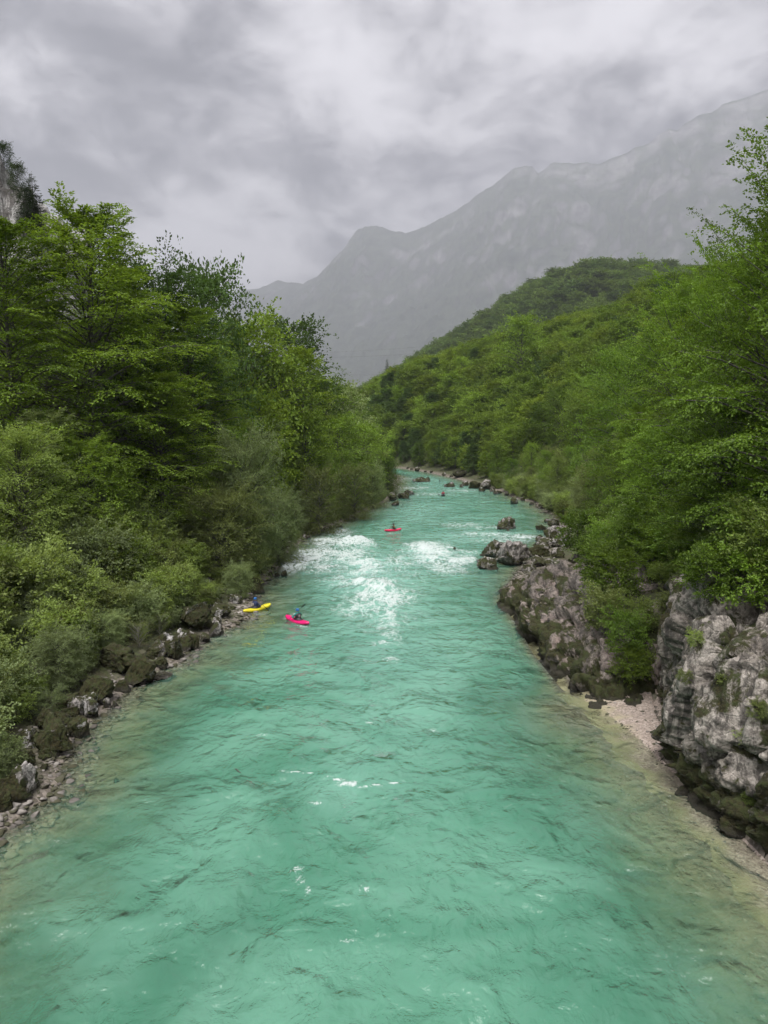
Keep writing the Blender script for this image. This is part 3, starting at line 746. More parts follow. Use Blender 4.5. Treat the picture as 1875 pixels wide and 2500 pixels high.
# ------------------------------------------------------------------ trees: prototypes
def leaves_mesh(P, Dr, Nn, ln, wd):
    """one small pointed blade per leaf: positions, directions, normals, length, width"""
    n = len(P)
    Dr = Dr / (np.linalg.norm(Dr, axis=1)[:, None] + 1e-9)
    S = np.cross(Dr, Nn); S /= np.linalg.norm(S, axis=1)[:, None] + 1e-9
    U = np.cross(S, Dr)
    ln = ln[:, None]; wd = wd[:, None]
    v0 = P; v2 = P + Dr * ln - U * ln * 0.12
    v1 = P + Dr * ln * 0.45 + S * wd * 0.5 + U * wd * 0.16
    v3 = P + Dr * ln * 0.45 - S * wd * 0.5 + U * wd * 0.16
    V = np.stack([v0, v1, v2, v3], 1).reshape(-1, 3)
    return V, np.arange(n * 4).reshape(-1, 4)
def rot_z(v, a):
    c, s = np.cos(a), np.sin(a)
    return np.stack([v[..., 0] * c - v[..., 1] * s, v[..., 0] * s + v[..., 1] * c, v[..., 2]], -1)

def make_crown(seed, H, hb, R, prof, nP, nS, nL, leaf, wl, up=0.35, droop=0.35, tilt=0.45, jit=0.10, lean=(0, 0), sec=0.42, tr=None, twig_r=0.5, top_up=1.5, branches=True, zs=.16):
    g = np.random.default_rng(seed)
    tr = tr or H * 0.014
    zt = np.linspace(0, H * 0.93, 9)
    wob = g.normal(0, H * 0.008, (9, 2)).cumsum(0); wob[0] = 0
    trunk = np.stack([wob[:, 0] + lean[0] * (zt / H) ** 1.6 * H, wob[:, 1] + lean[1] * (zt / H) ** 1.6 * H, zt], -1)
    def tp(h): return np.stack([np.interp(h, zt, trunk[:, k]) for k in range(3)], -1)
    f = (np.arange(nP) + g.uniform(0, 1, nP)) / nP
    h = hb + (H * 0.93 - hb) * f ** 0.92
    az = np.arange(nP) * 2.39996 + g.uniform(-.5, .5, nP)
    ln = R * prof(f) * g.uniform(0.68, 1.12, nP)
    upf = up + (top_up - up) * f ** 2 + g.normal(0, .1, nP)
    drp = droop * (1.2 - 0.85 * f)
    dir0 = np.stack([np.cos(az), np.sin(az), 0 * az], -1)
    base = tp(h)
    def bpos(i, s):
        L = ln[i]
        z = L * (upf[i] * s - drp[i] * s * s)
        bend = 0.12 * L * np.sin(s * 2.2 + i)
        d = dir0[i]; q = np.stack([-d[..., 1], d[..., 0], 0 * d[..., 0]], -1)
        return base[i] + d * (L * s)[..., None] + q * bend[..., None] + np.stack([0 * z, 0 * z, z], -1)
    # secondary shoots
    I = np.repeat(np.arange(nP), nS)
    k = np.tile(np.arange(nS), nP)
    s = 0.22 + 0.78 * ((k + g.uniform(0, 1, len(k))) / nS) ** 0.85
    b0 = bpos(I, s)
    sg = np.where((k % 2) == 0, 1.0, -1.0)
    ang = sg * g.uniform(0.35, 1.25, len(k)) * np.where(s > 0.93, 0.3, 1)
    sd = rot_z(dir0[I], ang)
    sd[:, 2] = (upf[I] - 2 * drp[I] * s) * 0.55 + g.normal(0, zs, len(k))
    sl = ln[I] * sec * (1.08 - 0.62 * s) * g.uniform(.6, 1.25, len(k)) + leaf * 1.5
    # leaves on the shoots
    J = np.repeat(np.arange(len(I)), nL)
    q = ((np.tile(np.arange(nL), len(I)) + g.uniform(0, 1, len(J))) / nL)
    P = b0[J] + sd[J] * (sl[J] * q)[:, None]
    P[:, 2] -= 0.22 * sl[J] * q * q
    lsg = np.where(np.arange(len(J)) % 2 == 0, 1.0, -1.0)
    la = lsg * g.uniform(.3, 1.5, len(J))
    ld = rot_z(sd[J], la) + g.normal(0, .22, (len(J), 3)); ld[:, 2] -= 0.15
    wid = sl[J] * 0.20 * np.sin(np.clip(q, .05, .97) * math.pi) * g.uniform(0, 1, len(J))
    P = P + rot_z(sd[J], lsg * 1.4) * wid[:, None] + g.normal(0, jit, (len(J), 3)) * np.array([1, 1, .6])
    nrm = np.tile(np.array([0, 0, 1.0]), (len(J), 1)) + g.normal(0, tilt, (len(J), 3))
    LL = leaf * g.uniform(.65, 1.25, len(J)); WW = LL * wl
    V, F = leaves_mesh(P, ld, nrm, LL, WW)
    clump = 0.5 + 0.28 * g.normal(0, 1, len(I))[J] * 0.6 + g.normal(0, .16, len(J))
    val = np.clip(clump, 0, 1)
    # wood
    paths = [trunk]; rad = [np.interp(zt, [0, H * .06, H], [tr * 1.35, tr, tr * .12])]
    if branches:
        for i in range(nP):
            ss = np.array([0, .3, .65, 1.0])
            paths.append(bpos(np.full(4, i), ss)); r0 = min(tr * .55, 0.012 + ln[i] * .011)
            rad.append(np.array([r0, r0 * .7, r0 * .42, r0 * .12]))
    Vt, Ft = tubes(paths[:1], rad[:1], 8)
    if branches:
        Vb, Fb = tubes(paths[1:], rad[1:], 4)
        Ft = np.concatenate([Ft, Fb + len(Vt)]); Vt = np.concatenate([Vt, Vb])
    return (V, F, val), (Vt, Ft)

def make_conifer(seed, H, R, nW, nL, leaf, hb=0.12, gap=0.0):
    g = np.random.default_rng(seed)
    Ps, Ds, paths, rads = [], [], [], []
    zt = np.linspace(0, H, 8)
    trunk = np.stack([0 * zt, 0 * zt, zt], -1)
    for w in range(nW):
        f = w / nW
        z = H * (hb + (1 - hb) * f)
        L = R * (1 - f) ** 0.85 * g.uniform(.75, 1.1) + .15
        for b in range(int(6 + 3 * (1 - f))):
            if g.uniform() < gap: continue
            a = b * 6.283 / 7 + g.uniform(0, 1) + w
            Lb = L * g.uniform(.7, 1.1)
            n = max(6, int(nL * (Lb / R)))
            s = g.uniform(.08, 1, n)
            d = np.array([math.cos(a), math.sin(a), 0])
            p = np.array([0, 0, z]) + d * (Lb * s)[:, None]
            p[:, 2] += Lb * (-.25 * s + .22 * s * s)
            sgn = np.where(g.uniform(0, 1, n) < .5, 1, -1)
            q = np.array([-d[1], d[0], 0])
            p += q * (sgn * (1 - s) * Lb * .28 * g.uniform(0, 1, n) + g.normal(0, .04, n))[:, None]
            Ps.append(p)
            Ds.append(d * .7 + q * (sgn * .7)[:, None] + g.normal(0, .25, (n, 3)) - np.array([0, 0, .25]))
            ss = np.array([0, .5, 1.0])
            pp = np.array([0, 0, z]) + d * (Lb * ss)[:, None]; pp[:, 2] += Lb * (-.25 * ss + .22 * ss * ss)
            paths.append(pp); rads.append(np.array([.03, .02, .006]) * (.5 + Lb / R))
    P = np.concatenate(Ps); D = np.concatenate(Ds)
    n = len(P)
    LL = leaf * g.uniform(.7, 1.3, n)
    V, F = leaves_mesh(P, D, np.array([0, 0, 1.0]) + g.normal(0, .5, (n, 3)), LL, LL * .38)
    Vt, Ft = tubes([trunk], [np.linspace(H * .014, .02, 8)], 7)
    Vb, Fb = tubes(paths, rads, 3 if False else 4)
    return (V, F, np.clip(g.normal(.5, .25, n), 0, 1)), (np.concatenate([Vt, Vb]), np.concatenate([Ft, Fb + len(Vt)]))

PROTO = {}
def proto(key, H, leafmat, barkmat, parts):
    (V, F, val), (Vt, Ft) = parts
    cm = mesh_from('crown_' + key, V, F, [leafmat], smooth=False, attrs={'v': ('FACE', val)})
    nv, nf = (56, 49) if key.startswith('spruce') else (72, 64)
    tm = mesh_from('trunk_' + key, Vt[:nv], Ft[:nf], [barkmat])
    bm_ = mesh_from('branches_' + key, Vt[nv:], Ft[nf:] - nv, [barkmat])
    PROTO[key] = (max(H, float(np.sort(V[:, 2])[-60])), cm, tm, bm_)
def proto_joined(key, leafmat, barkmat, parts):
    (V, F, val), (Vt, Ft) = parts
    me = mesh_from('tree_' + key, np.concatenate([V, Vt]), np.concatenate([F, Ft + len(V)]), [leafmat, barkmat],
                   np.concatenate([np.zeros(len(F), int), np.ones(len(Ft), int)]), False,
                   {'v': ('FACE', np.concatenate([val, np.full(len(Ft), .5)]))})
    return bpy.data.objects.new('tree_' + key, me)
beechp = lambda f: np.clip(1 - f ** 1.7, 0, 1) ** .85 * (0.7 + 0.3 * np.clip(f * 4, 0, 1)) + 0.07
dome = lambda f: np.sqrt(np.clip(1 - (np.clip(f, 0, 1) * 1.0) ** 2.2, 0, 1)) * (0.72 + 0.28 * np.clip(f * 4, 0, 1)) + 0.06
cone = lambda f: (1 - f) ** 0.75 * (0.75 + 0.25 * np.clip(f * 5, 0, 1)) + 0.05
egg = lambda f: np.clip(np.sin(np.clip(f * .9 + .12, 0, 1) * math.pi), 0, 1) ** 0.6 + 0.05
ball = lambda f: np.sqrt(np.clip(1 - (2 * f - 0.9) ** 2 * 0.8, 0.02, 1))

for i in range(3):
    proto('beech%d' % i, 20.0, M_BEECH, M_BARK, make_crown(700 + i, 20, 4.0, 6.8, beechp, 120, 15, 27, .17, .62, .5, .42, .34, .05, ((.02, 0), (-.02, .02), (0, -.03))[i], sec=.46))
for i in range(3):
    proto('broad%d' % i, 16.0, M_BROAD, M_BARK, make_crown(720 + i, 16, 2.0, 5.0, (dome, egg, egg)[i], 105, 13, 24, .18, .66, .75, .5, .85, .12, sec=.5, zs=.55))
for i in range(2):
    proto('lime%d' % i, 18.0, M_LIME, M_BARK, make_crown(740 + i, 18, 1.8, 7.2, (dome, egg)[i], 130, 17, 27, .17, .75, .5, .36, .42, .06, sec=.46, zs=.2))
for i in range(2):
    proto('willow%d' % i, 8.0, M_WILLOW, M_BARK, make_crown(760 + i, 8, .3, 4.3, ball, 120, 15, 24, .19, .4, .6, .5, .8, .1, sec=.42, tr=.12, zs=.6))
for i in range(2):
    proto('spruce%d' % i, 18.0, M_NEEDLE, M_BARK, make_conifer(780 + i, 18, 3.0, 42, 60, .3, .1, (0.08, 0.3)[i]))
for i in range(3):
    proto('shrub%d' % i, 2.2, M_SHRUB, M_BARK, make_crown(800 + i, 2.2, .1, 1.45, ball, 34, 9, 20, .12, (.6, .5, .7)[i], .9, .35, .85, .06, sec=.5, tr=.03, zs=.6))
proto('twiggy0', 2.2, M_OLIVE, M_BARKP, make_crown(830, 2.2, .1, 1.2, ball, 46, 6, 5, .09, .4, 1.3, .2, .6, .05, sec=.5, tr=.025))
def bare_parts(seed, H):
    g = np.random.default_rng(seed)
    (V, F, val), w = make_crown(seed, H, H * .25, H * .32, egg, 22, 2, 2, .07, .5, 1.1, .1, .6, .03, sec=.3, tr=.028)
    return (V, F, val), w
proto('bare0', 4.0, M_OLIVE, M_BARKP, bare_parts(840, 4.0))
proto('bare1', 4.0, M_OLIVE, M_BARKP, bare_parts(841, 4.0))

LOD = {}
for i in range(3):
    proto('beech%dF' % i, 20.0, M_BEECH, M_BARK, make_crown(700 + i, 20, 3.0, 6.8, beechp, 90, 11, 13, .33, .62, .5, .42, .4, .1, sec=.5))
    proto('broad%dF' % i, 16.0, M_BROAD, M_BARK, make_crown(720 + i, 16, 1.6, 5.0, (dome, egg, egg)[i], 80, 10, 12, .33, .66, .75, .5, .85, .18, sec=.52, zs=.55))
for i in range(2):
    proto('lime%dF' % i, 18.0, M_LIME, M_BARK, make_crown(740 + i, 18, 1.8, 7.2, (dome, egg)[i], 95, 12, 14, .33, .75, .5, .42, .6, .12, sec=.5, zs=.4))
    proto('willow%dF' % i, 8.0, M_WILLOW, M_BARK, make_crown(760 + i, 8, .3, 4.3, ball, 80, 10, 13, .27, .42, .55, .5, .8, .14, sec=.45, tr=.12, zs=.6))
def plant(kind, loc, height, label, cat, group, name, rz=None, mat=None, wide=1.0, tilt=0.0):
    if loc[1] > 82 and kind + 'F' in PROTO: kind += 'F'
    H, cm, tm, bm_ = PROTO[kind]
    s = height / H
    root = thing(name, loc, label, cat, group, random.uniform(0, 6.28) if rz is None else rz, (s * wide, s * wide, s))
    if tilt: root.rotation_euler[1] = tilt
    c = link('crown', cm, root); link('branches', bm_, link('trunk', tm, root))['kind'] = 'stuff'
    if mat is not None:
        c.material_slots[0].link = 'OBJECT'; c.material_slots[0].material = mat
    return root
PLACED = []
ANCHORS = []
USED = set()
def beside(x, y, base, fallback, limit=14.0):
    """a label that says next to which well-known tree this one stands"""
    best = min(ANCHORS, key=lambda a: (a[0] - x) ** 2 + (a[1] - y) ** 2)
    dx, dy = x - best[0], y - best[1]
    if math.hypot(dx, dy) > limit: return fallback
    rel = ('behind' if dy > 0 else 'in front of') if abs(dy) > abs(dx) else ('right of' if dx > 0 else 'left of')
    lb = base + ' ' + rel + ' the ' + best[2]
    if len(lb.split()) > 16 or lb in USED: return fallback
    USED.add(lb)
    return lb
def tree_px(kind, dx, dytop, y, label, name='broadleaf_tree', group=None, mat=None, wide=1.0, cat='tree', rz=None, sink=0.15, tilt=0.0):
    """stand a tree at depth y on the ground below the picture column dx, as tall as its top shows"""
    top = at_depth(dx, dytop, y)
    gz = float(ground_z(top[0], y))
    h = max(1.2, top[2] - gz)
    PLACED.append((top[0], y, h * 0.25)); ANCHORS.append((top[0], y, label))
    return plant(kind, (top[0], y, gz - sink), h + sink, label, cat, group, name, rz, mat, wide, tilt)

# ------------------------------------------------------------------ left bank trees, the ones that can be told apart
tree_px('beech0', 168, 432, 58, 'tallest broad beech with layered sprays on the left bank', 'beech_tree', wide=1.0, rz=0.4)
tree_px('beech1', 5, 462, 55, 'tall beech cut by the left edge below the rock crag', 'beech_tree', wide=.95, rz=2.0)
tree_px('beech2', 255, 560, 66, 'beech filling the gap between the tallest beech and the dark tree', 'beech_tree', wide=.9)
tree_px('broad0', 335, 538, 72, 'dark green leafy tree right of the tallest beech', 'broadleaf_tree', mat=M_DARK, wide=.95)
tree_px('broad1', 450, 552, 86, 'dark pointed tree standing tallest in the middle of the left forest', 'broadleaf_tree', mat=M_DARK, wide=.58)
tree_px('beech1', 405, 650, 72, 'bright green beech in front of the dark pointed tree', 'beech_tree', wide=.85)
tree_px('broad2', 535, 655, 94, 'mid green tree right of the dark pointed tree', 'broadleaf_tree', wide=.9)
tree_px('broad0', 622, 677, 122, 'dark round-crowned tree on the left skyline near the valley gap', 'broadleaf_tree', mat=M_DARK, wide=.95)
tree_px('broad1', 590, 760, 100, 'rounded green tree below the dark round-crowned tree', 'broadleaf_tree')
tree_px('beech0', 655, 748, 116, 'yellow-green tree in front of the dark round crown', 'broadleaf_tree', mat=M_GOLD, wide=.8)
tree_px('broad2', 705, 800, 128, 'green tree stepping down towards the valley gap', 'broadleaf_tree', mat=M_BEECH, wide=.9)
tree_px('broad1', 742, 822, 142, 'loose-leaved tree at the left side of the valley gap', 'broadleaf_tree', mat=M_WILLOW, wide=.8)
tree_px('beech2', 330, 800, 62, 'low spreading beech leaning out over the undergrowth', 'beech_tree', wide=1.15)
tree_px('beech0', 470, 835, 78, 'bright layered beech behind the round willow', 'beech_tree', wide=1.0, rz=3.0)
tree_px('broad2', 555, 830, 90, 'yellow-green leafy tree behind the willow crown', 'broadleaf_tree', mat=M_GOLD, wide=.8)
tree_px('broad0', 660, 880, 100, 'leafy tree above the riverside willows', 'broadleaf_tree', mat=M_BEECH, wide=1.0)
tree_px('broad1', 730, 890, 116, 'green tree overhanging the far riverside willows', 'broadleaf_tree', wide=1.1)
tree_px('broad2', 790, 905, 140, 'green tree at the last bend on the left bank', 'broadleaf_tree', mat=M_BEECH, wide=1.1)
tree_px('willow0', 528, 903, 65, 'large round grey-green willow beside the rapids', 'willow_tree', wide=.66)
tree_px('willow1', 480, 1030, 60, 'olive willow bush at the foot of the large round willow', 'willow_tree', mat=M_OLIVE, wide=1.0)
tree_px('willow1', 600, 1045, 72, 'grey-green willow between the large willow and the rapids', 'willow_tree', wide=.78)
tree_px('willow0', 690, 998, 92, 'riverside willow with dense olive foliage left of the far pink kayak', 'willow_tree', mat=M_OLIVE, wide=.8)
tree_px('willow1', 765, 985, 106, 'grey willow overhanging the water upstream of the rapids', 'willow_tree', mat=M_OLIVE, wide=.8)
tree_px('willow0', 805, 1000, 122, 'slender willow near the point where the river bends', 'willow_tree', wide=.8)
tree_px('willow1', 838, 975, 142, 'willow reaching over the pale stones at the point', 'willow_tree', mat=M_BROAD, wide=.8)
tree_px('spruce0', 243, 452, 84, 'thin dark spruce peeking out behind the tallest beech', 'spruce_tree', wide=.9)
tree_px('beech1', 95, 880, 52, 'grey-green young tree in front of the tall left beeches', 'broadleaf_tree', mat=M_WILLOW, wide=.95)
tree_px('broad0', 175, 930, 53, 'small leafy tree with a bent dark trunk over the undergrowth', 'broadleaf_tree', mat=M_BROAD, wide=1.25)
tree_px('broad2', 22, 900, 47, 'bright young tree at the left edge above the undergrowth', 'broadleaf_tree', mat=M_SHRUB, wide=1.0)
for q, (dx, dy, y, k, w, lb) in enumerate([(5, 302, 96, 'broad1', .62, 'tall dark conifer at the left edge on top of the rock crag'), (36, 345, 94, 'broad2', .7, 'ragged dark conifer on top of the rock crag'),
                                           (68, 375, 92, 'spruce1', 1.9, 'dark conifer on the right shoulder of the rock crag'), (52, 400, 90, 'broad0', .8, 'short bushy conifer clinging to the face of the rock crag')]):
    top = at_depth(dx, dy, y)
    plant(k, (top[0], y, top[2] - (7.0, 6.0, 7.5, 5.0)[q]), (7.0, 6.0, 7.5, 5.0)[q], lb, 'tree', None, 'conifer_tree', None, M_NEEDLE, w)

# ------------------------------------------------------------------ right bank trees that can be told apart
tree_px('lime0', 1775, 235, 30, 'tall tree reaching in from the upper right edge of the picture', 'broadleaf_tree', wide=.74, rz=1.0)
tree_px('lime1', 1700, 400, 35, 'bright leafy tree filling the right edge above the cliff', 'broadleaf_tree', wide=.62, rz=2.2)
tree_px('lime0', 1600, 500, 43, 'light green tree whose twigs stand against the mountain', 'broadleaf_tree', wide=.62, rz=4.0)
tree_px('lime1', 1490, 560, 55, 'leafy tree with thin twigs stretching left against the far hill', 'broadleaf_tree', wide=.62, rz=5.0)
tree_px('beech1', 1530, 680, 48, 'yellow-green layered tree in the middle of the right bank', 'broadleaf_tree', wide=.95)
tree_px('lime0', 1440, 690, 64, 'green tree behind the outcrop where the bank recedes', 'broadleaf_tree', wide=.68)
tree_px('broad1', 1370, 730, 80, 'rounded tree on the right bank behind the great boulders', 'broadleaf_tree', mat=M_LIME, wide=1.0)
tree_px('lime1', 1600, 800, 36, 'dark leafy tree hanging low above the grey cliff', 'broadleaf_tree', mat=M_BROAD, wide=.95)
tree_px('beech2', 1385, 870, 56, 'tree with drooping branches above the sloping outcrop', 'broadleaf_tree', wide=.7)
tree_px('lime1', 1330, 940, 64, 'bright tree leaning over the stones beyond the outcrop', 'broadleaf_tree', wide=.8)
tree_px('broad0', 1440, 900, 46, 'dense green tree on top of the sloping outcrop', 'broadleaf_tree', mat=M_LIME, wide=1.1)
tree_px('broad2', 1560, 980, 38, 'low leafy tree at the rim of the cliff', 'broadleaf_tree', mat=M_BROAD, wide=1.35)
tree_px('beech0', 1690, 900, 31, 'bluish green tree at the right edge over the cliff', 'broadleaf_tree', mat=M_BROAD, wide=1.0)
tree_px('spruce0', 836, 775, 335, 'lone dark spruce above the right side of the valley gap', 'spruce_tree', wide=1.0)
tree_px('broad1', 1128, 675, 235, 'pale round tree rising above the right hillside canopy', 'broadleaf_tree', mat=M_BEECH, wide=.9)

# fill the woods: a loop of individuals where the crowns are still seen one by one
def fill(n, xr, yr, dmin, dmax, kinds, mats, hr, label, group, name, seed, side, sep=1.0):
    g = np.random.default_rng(seed); done = 0; tries = 0
    while done < n and tries < n * 60:
        tries += 1
        y = g.uniform(*yr)
        d = g.uniform(dmin, dmax)
        x = float(Lx(y)) - d if side < 0 else float(Rx(y)) + d
        h = g.uniform(*hr)
        if any((x - a) ** 2 + (y - b) ** 2 < (sep * (r + h * .12)) ** 2 for a, b, r in PLACED): continue
        if abs(x) > y * 0.58 + 4: continue
        if not under_skyline(x, y, float(ground_z(x, y)) + h, h * .26): continue
        PLACED.append((x, y, h * .16)); done += 1
        k = int(g.integers(len(kinds))); m = mats[int(g.integers(len(mats)))]
        hue = {'leaf_dark': 'dark', 'leaf_olive': 'olive', 'leaf_beech': 'bright', 'leaf_shrub': 'bright'}.get(m.name if m else '', 'green')
        plant(kinds[k], (x, y, float(ground_z(x, y)) - .2), h, beside(x, y, hue + ' tree', label), 'tree', group, name, g.uniform(0, 6.28), m, g.uniform(.72, .98))
fill(36, None, (50, 150), 19, 50, ['beech0', 'beech1', 'beech2', 'broad0', 'broad1', 'broad2'], [None, M_BEECH, M_BROAD, M_DARK], (14, 19),
     'green leafy tree deep in the forest of the left slope', 'forest trees of the left slope', 'broadleaf_tree', 901, -1, .75)
fill(20, None, (80, 165), 1.5, 12, ['broad0', 'broad1', 'willow1', 'willow0'], [None, M_BROAD, M_OLIVE], (5, 10),
     'leafy tree in the strip behind the far left waterline', 'trees along the far left waterline', 'broadleaf_tree', 902, -1, .7)
fill(66, None, (66, 170), 13, 80, ['lime0', 'lime1', 'broad0', 'broad1', 'broad2', 'beech1'], [None, M_BROAD, M_LIME, M_BEECH], (12, 17),
     'green leafy tree in the forest of the right slope', 'forest trees of the right slope', 'broadleaf_tree', 903, 1, .72)
fill(14, None, (24, 62), 11, 30, ['lime0', 'lime1', 'beech2', 'broad0'], [None, M_LIME, M_BROAD], (9, 12),
     'leafy tree behind the rim of the right cliffs', 'trees behind the right cliffs', 'broadleaf_tree', 904, 1, .6)
fill(30, None, (97, 165), 2.5, 12, ['willow0', 'willow1', 'broad0', 'broad2'], [M_SHRUB, M_LIME, M_OLIVE, M_BEECH], (4.5, 8.5),
     'low bushy tree at the foot of the right slope', 'bushy trees along the right waterline', 'broadleaf_tree', 905, 1, .6)

# ------------------------------------------------------------------ far woods and undergrowth (stuff)
def gn_scatter(name, pts, rots, scl, idx, objs, label):
    col = bpy.data.collections.new(name + '_kinds')
    for o in objs: col.objects.link(o)
    me = bpy.data.meshes.new(name)
    me.vertices.add(len(pts)); me.vertices.foreach_set('co', np.ascontiguousarray(pts, np.float32).ravel())
    a = me.attributes.new('rot', 'FLOAT_VECTOR', 'POINT'); a.data.foreach_set('vector', np.ascontiguousarray(rots, np.float32).ravel())
    a = me.attributes.new('scl', 'FLOAT_VECTOR', 'POINT'); a.data.foreach_set('vector', np.ascontiguousarray(scl, np.float32).ravel())
    a = me.attributes.new('idx', 'INT', 'POINT'); a.data.foreach_set('value', np.ascontiguousarray(idx, np.int32))
    o = tag(link(name, me), label, kind='stuff')
    ng = bpy.data.node_groups.new(name + '_scatter', 'GeometryNodeTree')
    ng.interface.new_socket('Geometry', in_out='INPUT', socket_type='NodeSocketGeometry')
    ng.interface.new_socket('Geometry', in_out='OUTPUT', socket_type='NodeSocketGeometry')
    N, L = ng.nodes, ng.links
    gi, go = N.new('NodeGroupInput'), N.new('NodeGroupOutput')
    ci = N.new('GeometryNodeCollectionInfo'); ci.inputs[0].default_value = col
    ci.inputs['Separate Children'].default_value = True; ci.inputs['Reset Children'].default_value = True
    ip = N.new('GeometryNodeInstanceOnPoints'); ip.inputs['Pick Instance'].default_value = True
    def attr(nm, typ):
        q = N.new('GeometryNodeInputNamedAttribute'); q.data_type = typ; q.inputs[0].default_value = nm
        return q.outputs[0]
    L.new(gi.outputs[0], ip.inputs['Points']); L.new(ci.outputs[0], ip.inputs['Instance'])
    L.new(attr('idx', 'INT'), ip.inputs['Instance Index'])
    L.new(attr('rot', 'FLOAT_VECTOR'), ip.inputs['Rotation']); L.new(attr('scl', 'FLOAT_VECTOR'), ip.inputs['Scale'])
    L.new(ip.outputs[0], go.inputs[0])
    md = o.modifiers.new('scatter', 'NODES'); md.node_group = ng
    return o
def scatter_pts(g, X, Y, Z, sc, nk):
    n = len(X)
    rot = np.stack([g.normal(0, .05, n), g.normal(0, .05, n), g.uniform(0, 6.28, n)], -1)
    s = np.stack([sc * g.uniform(.85, 1.15, n), sc * g.uniform(.85, 1.15, n), sc], -1)
    return xyz(X, Y, Z), rot, s, g.integers(0, nk, n)

far_kinds = [proto_joined('far%d' % i, m, M_BARK, make_crown(860 + i, 14, 1.2, 4.8, p, 60, 9, 14, .42, .7, .75, .45, .8, .22, sec=.5, zs=.5))
             for i, (p, m) in enumerate([(dome, M_FAR), (egg, M_FAR), (dome, M_FAR), (egg, M_BEECH), (cone, M_DARK)])]
hill_kinds = [proto_joined('hill%d' % i, M_HILL, M_BARK, make_crown(880 + i, 12, .6, 4.6, p, 40, 7, 6, .85, .8, .8, .5, .6, .4, sec=.5, branches=False))
              for i, p in enumerate([dome, egg, dome])]
def far_woods():
    g = np.random.default_rng(77)
    X, Y = [], []
    cell = {}
    def ok(x, y, s):
        k = (int(x // s), int(y // s))
        for a in (-1, 0, 1):
            for b in (-1, 0, 1):
                for (px, py) in cell.get((k[0] + a, k[1] + b), ()):
                    if (px - x) ** 2 + (py - y) ** 2 < s * s: return False
        cell.setdefault(k, []).append((x, y)); return True
    for _ in range(26000):
        y = g.uniform(120, 415); x = g.uniform(-y * .56 - 10, y * .58 + 10)
        L, R = float(Lx(y)), float(Rx(y))
        if L - 3 < x < R + 4: continue
        if x > R and y < 172 and x - R < 82: continue
        if x < L and y < 152: continue
        if ok(x, y, 3.7): X.append(x); Y.append(y)
    X, Y = np.array(X), np.array(Y)
    edge = np.minimum(np.where(X < Lx(Y), Lx(Y) - X, 1e9), np.where(X > Rx(Y), X - Rx(Y), 1e9))
    sc = g.uniform(.72, 1.08, len(X)) * np.interp(edge, [0, 6, 18], [.42, .6, 1.0])
    zt = ground_z(X, Y); keep = under_skyline(X, Y, zt + sc * 15.0, sc * 3.6)
    X, Y, sc = X[keep], Y[keep], sc[keep]
    gn_scatter('forest', *scatter_pts(g, X, Y, ground_z(X, Y) - .3, sc, 5), far_kinds, 'dense green forest covering the slopes further up the valley')
    n = 3600
    X = g.uniform(-40, 640, n); Y = g.uniform(520, 960, n)
    k = (np.abs(X) < Y * .58)
    X, Y = X[k], Y[k]
    gn_scatter('hill_forest', *scatter_pts(g, X, Y, hill_height(X, Y) - .5, g.uniform(1.0, 1.9, len(X)), 3), hill_kinds, 'dark green wood covering the round hill below the mountain')
far_woods()

def joined_from(key):
    H, cm, tm, bm_ = PROTO[key]
    def arr(me):
        v = np.zeros(len(me.vertices) * 3, np.float32); me.vertices.foreach_get('co', v)
        f = np.zeros(len(me.loops), np.int32); me.loops.foreach_get('vertex_index', f)
        return v.reshape(-1, 3), f.reshape(-1, 4)
    V, F = arr(cm); Vt, Ft = arr(bm_)
    val = np.zeros(len(F), np.float32); cm.attributes['v'].data.foreach_get('value', val)
    return (V, F, val), (Vt, Ft)
def grass_proto(seed):
    g = np.random.default_rng(seed); n = 260
    a = g.uniform(0, 6.28, n); r = .45 * np.sqrt(g.uniform(0, 1, n))
    P = np.stack([r * np.cos(a), r * np.sin(a), 0 * a], -1)
    D = np.stack([np.cos(a) * .5, np.sin(a) * .5, np.full(n, 1.0)], -1) + g.normal(0, .3, (n, 3))
    ln = g.uniform(.2, .55, n)
    V, F = leaves_mesh(P, D, g.normal(0, 1, (n, 3)), ln, ln * .09)
    return (V, F, np.clip(g.normal(.55, .25, n), 0, 1)), (np.zeros((4, 3)) + np.arange(4)[:, None] * 1e-3, np.array([[0, 1, 2, 3]]))
under_kinds = [proto_joined('under%d' % i, m, M_BARK, joined_from('shrub%d' % k)) for i, (k, m) in enumerate([(0, M_SHRUB), (1, M_WILLOW), (2, M_SHRUB), (0, M_OLIVE), (1, M_WILLOW)])]
under_kinds += [proto_joined('under5', M_SHRUB, M_BARK, grass_proto(5))]

